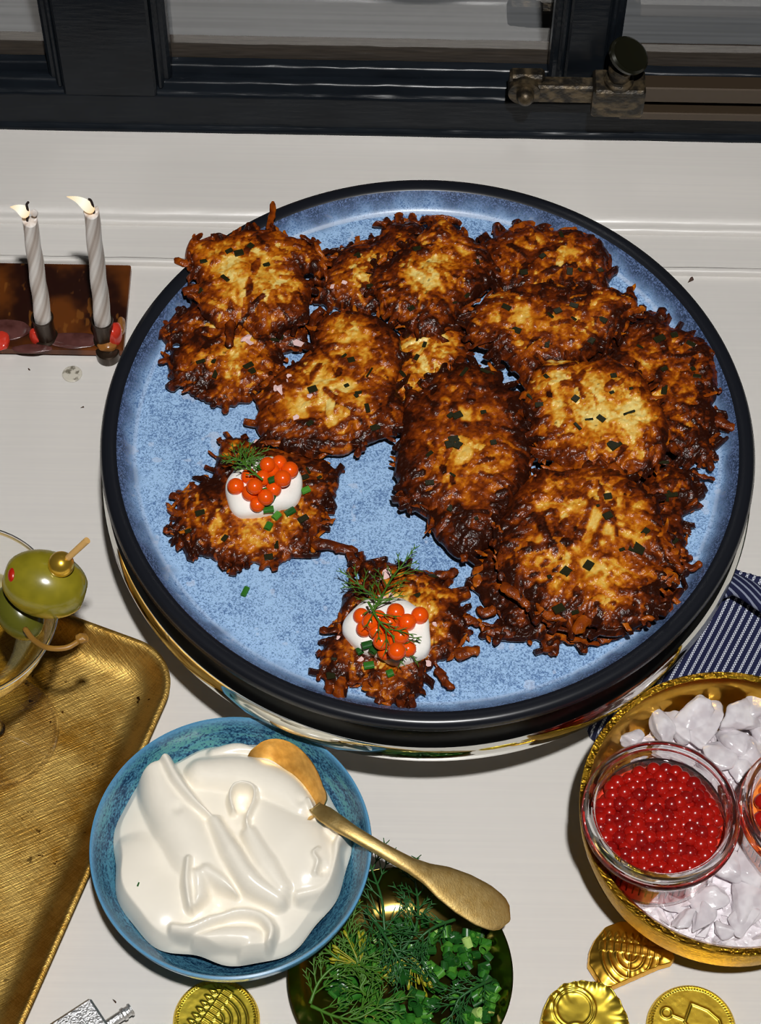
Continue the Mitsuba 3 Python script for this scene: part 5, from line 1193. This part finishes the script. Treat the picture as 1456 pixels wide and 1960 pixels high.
foil([(1125, 1847), (1128, 1820), (1137, 1800), (1157, 1775), (1188, 1763), (1216, 1766), (1250, 1785), (1282, 1812), (1292, 1833), (1284, 1844), (1262, 1850), (1219, 1869), (1169, 1891), (1152, 1890), (1140, 1870)],
     menorah(), (1205, 1832), 0.0165, -0.12, 'folded amber-gold foil wrapper leaning at the ice bowl, embossed with candles', 4, 0.0028, MFOIL2, 0.0006)
foil([(1034, 1955), (1040, 1930), (1052, 1905), (1078, 1884), (1110, 1878), (1150, 1882), (1170, 1893), (1186, 1915), (1200, 1945), (1206, 1970), (1190, 2010), (1110, 2030), (1050, 2000)],
     [cc_(-0.2, 0.25, 0.42, 40), cc_(-0.15, -0.5, 0.40, 40), cc_(-0.2, 0.25, 0.5, 40)], (1115, 1950), 0.0165, 0, 'crumpled gold foil coin wrapper with crimped edges at the bottom of the photo', 7, -0.0006, MFOIL, 0.0022)

dk = thing('dreidel', 'small silver dreidel lying at the bottom left edge', 'dreidel')
d0, d1 = W(150, 1998, 0.009), W(252, 1932, 0.0085); ax = (d1 - d0)[:2]; ax /= np.linalg.norm(ax); pr = np.array([-ax[1], ax[0]])
Mx = np.eye(4); Mx[:2, 0] = ax; Mx[:2, 1] = pr; Mx[:3, 3] = d0
b = rbox((-0.012, -0.0102, -0.0088), (0.0125, 0.0102, 0.0088), 0.0009)
tipm = trimesh.convex.convex_hull(np.array([[-0.012, s * 0.0095, t * 0.0083] for s in (-1, 1) for t in (-1, 1)] + [[-0.022, 0, 0]]))
let = cat_([rbox((-0.006, -0.005, 0.0084), (0.006, -0.0030, 0.0094), 0.0003), rbox((0.004, -0.005, 0.0084), (0.006, 0.005, 0.0094), 0.0003), rbox((-0.006, 0.003, 0.0084), (0.006, 0.005, 0.0094), 0.0003)])
bb = cat_([b, tipm, let]); bb.apply_transform(Mx); put('body', bb, MSILVER, dk, smooth=25)
Ls = np.linalg.norm((d1 - d0)[:2])
stm = lathe([(0, 0.011), (0.0020, 0.012), (0.0020, Ls - 0.0045), (0.0026, Ls - 0.004), (0.0026, Ls - 0.003), (0.0021, Ls - 0.0025), (0.0021, Ls - 0.0012), (0.0026, Ls - 0.0008), (0.0025, Ls), (0, Ls)], 32)
stm.apply_transform(trimesh.transformations.rotation_matrix(math.pi / 2, [0, 1, 0])); stm.apply_transform(Mx); put('handle', stm, MSILVER, dk, smooth=35)

# ---------------------------------------------------------------- old wax spot and crumbs on the sill
ws = W(138, 716, 0); put('wax_spot', lathe([(0, 0.0004), (0.0035, 0.0005), (0.0044, 0.0003), (0.0046, 0), (0, 0)], 40, (ws[0], ws[1], 0)), MSPOT, smooth=True, label='old round wax spot on the white sill in front of the candle holder', cat='wax')
for i, (x, y, s) in enumerate([(158, 780, .0005), (1325, 537, .0009), (222, 1919, .0006), (175, 438, .0004), (55, 707, .0004)]):
    m = trimesh.convex.convex_hull(np.random.default_rng(i).normal(0, s, (9, 3))); p = W(x, y, 0.0032 if y < 470 else 0.0024 if y < 530 else 0.0); m.apply_translation(p + [0, 0, s * 0.8])
    put('crumb', m, MCRUMB, smooth=False, label='tiny brown crumb on the white painted sill', cat='crumb', group='crumbs on the sill')
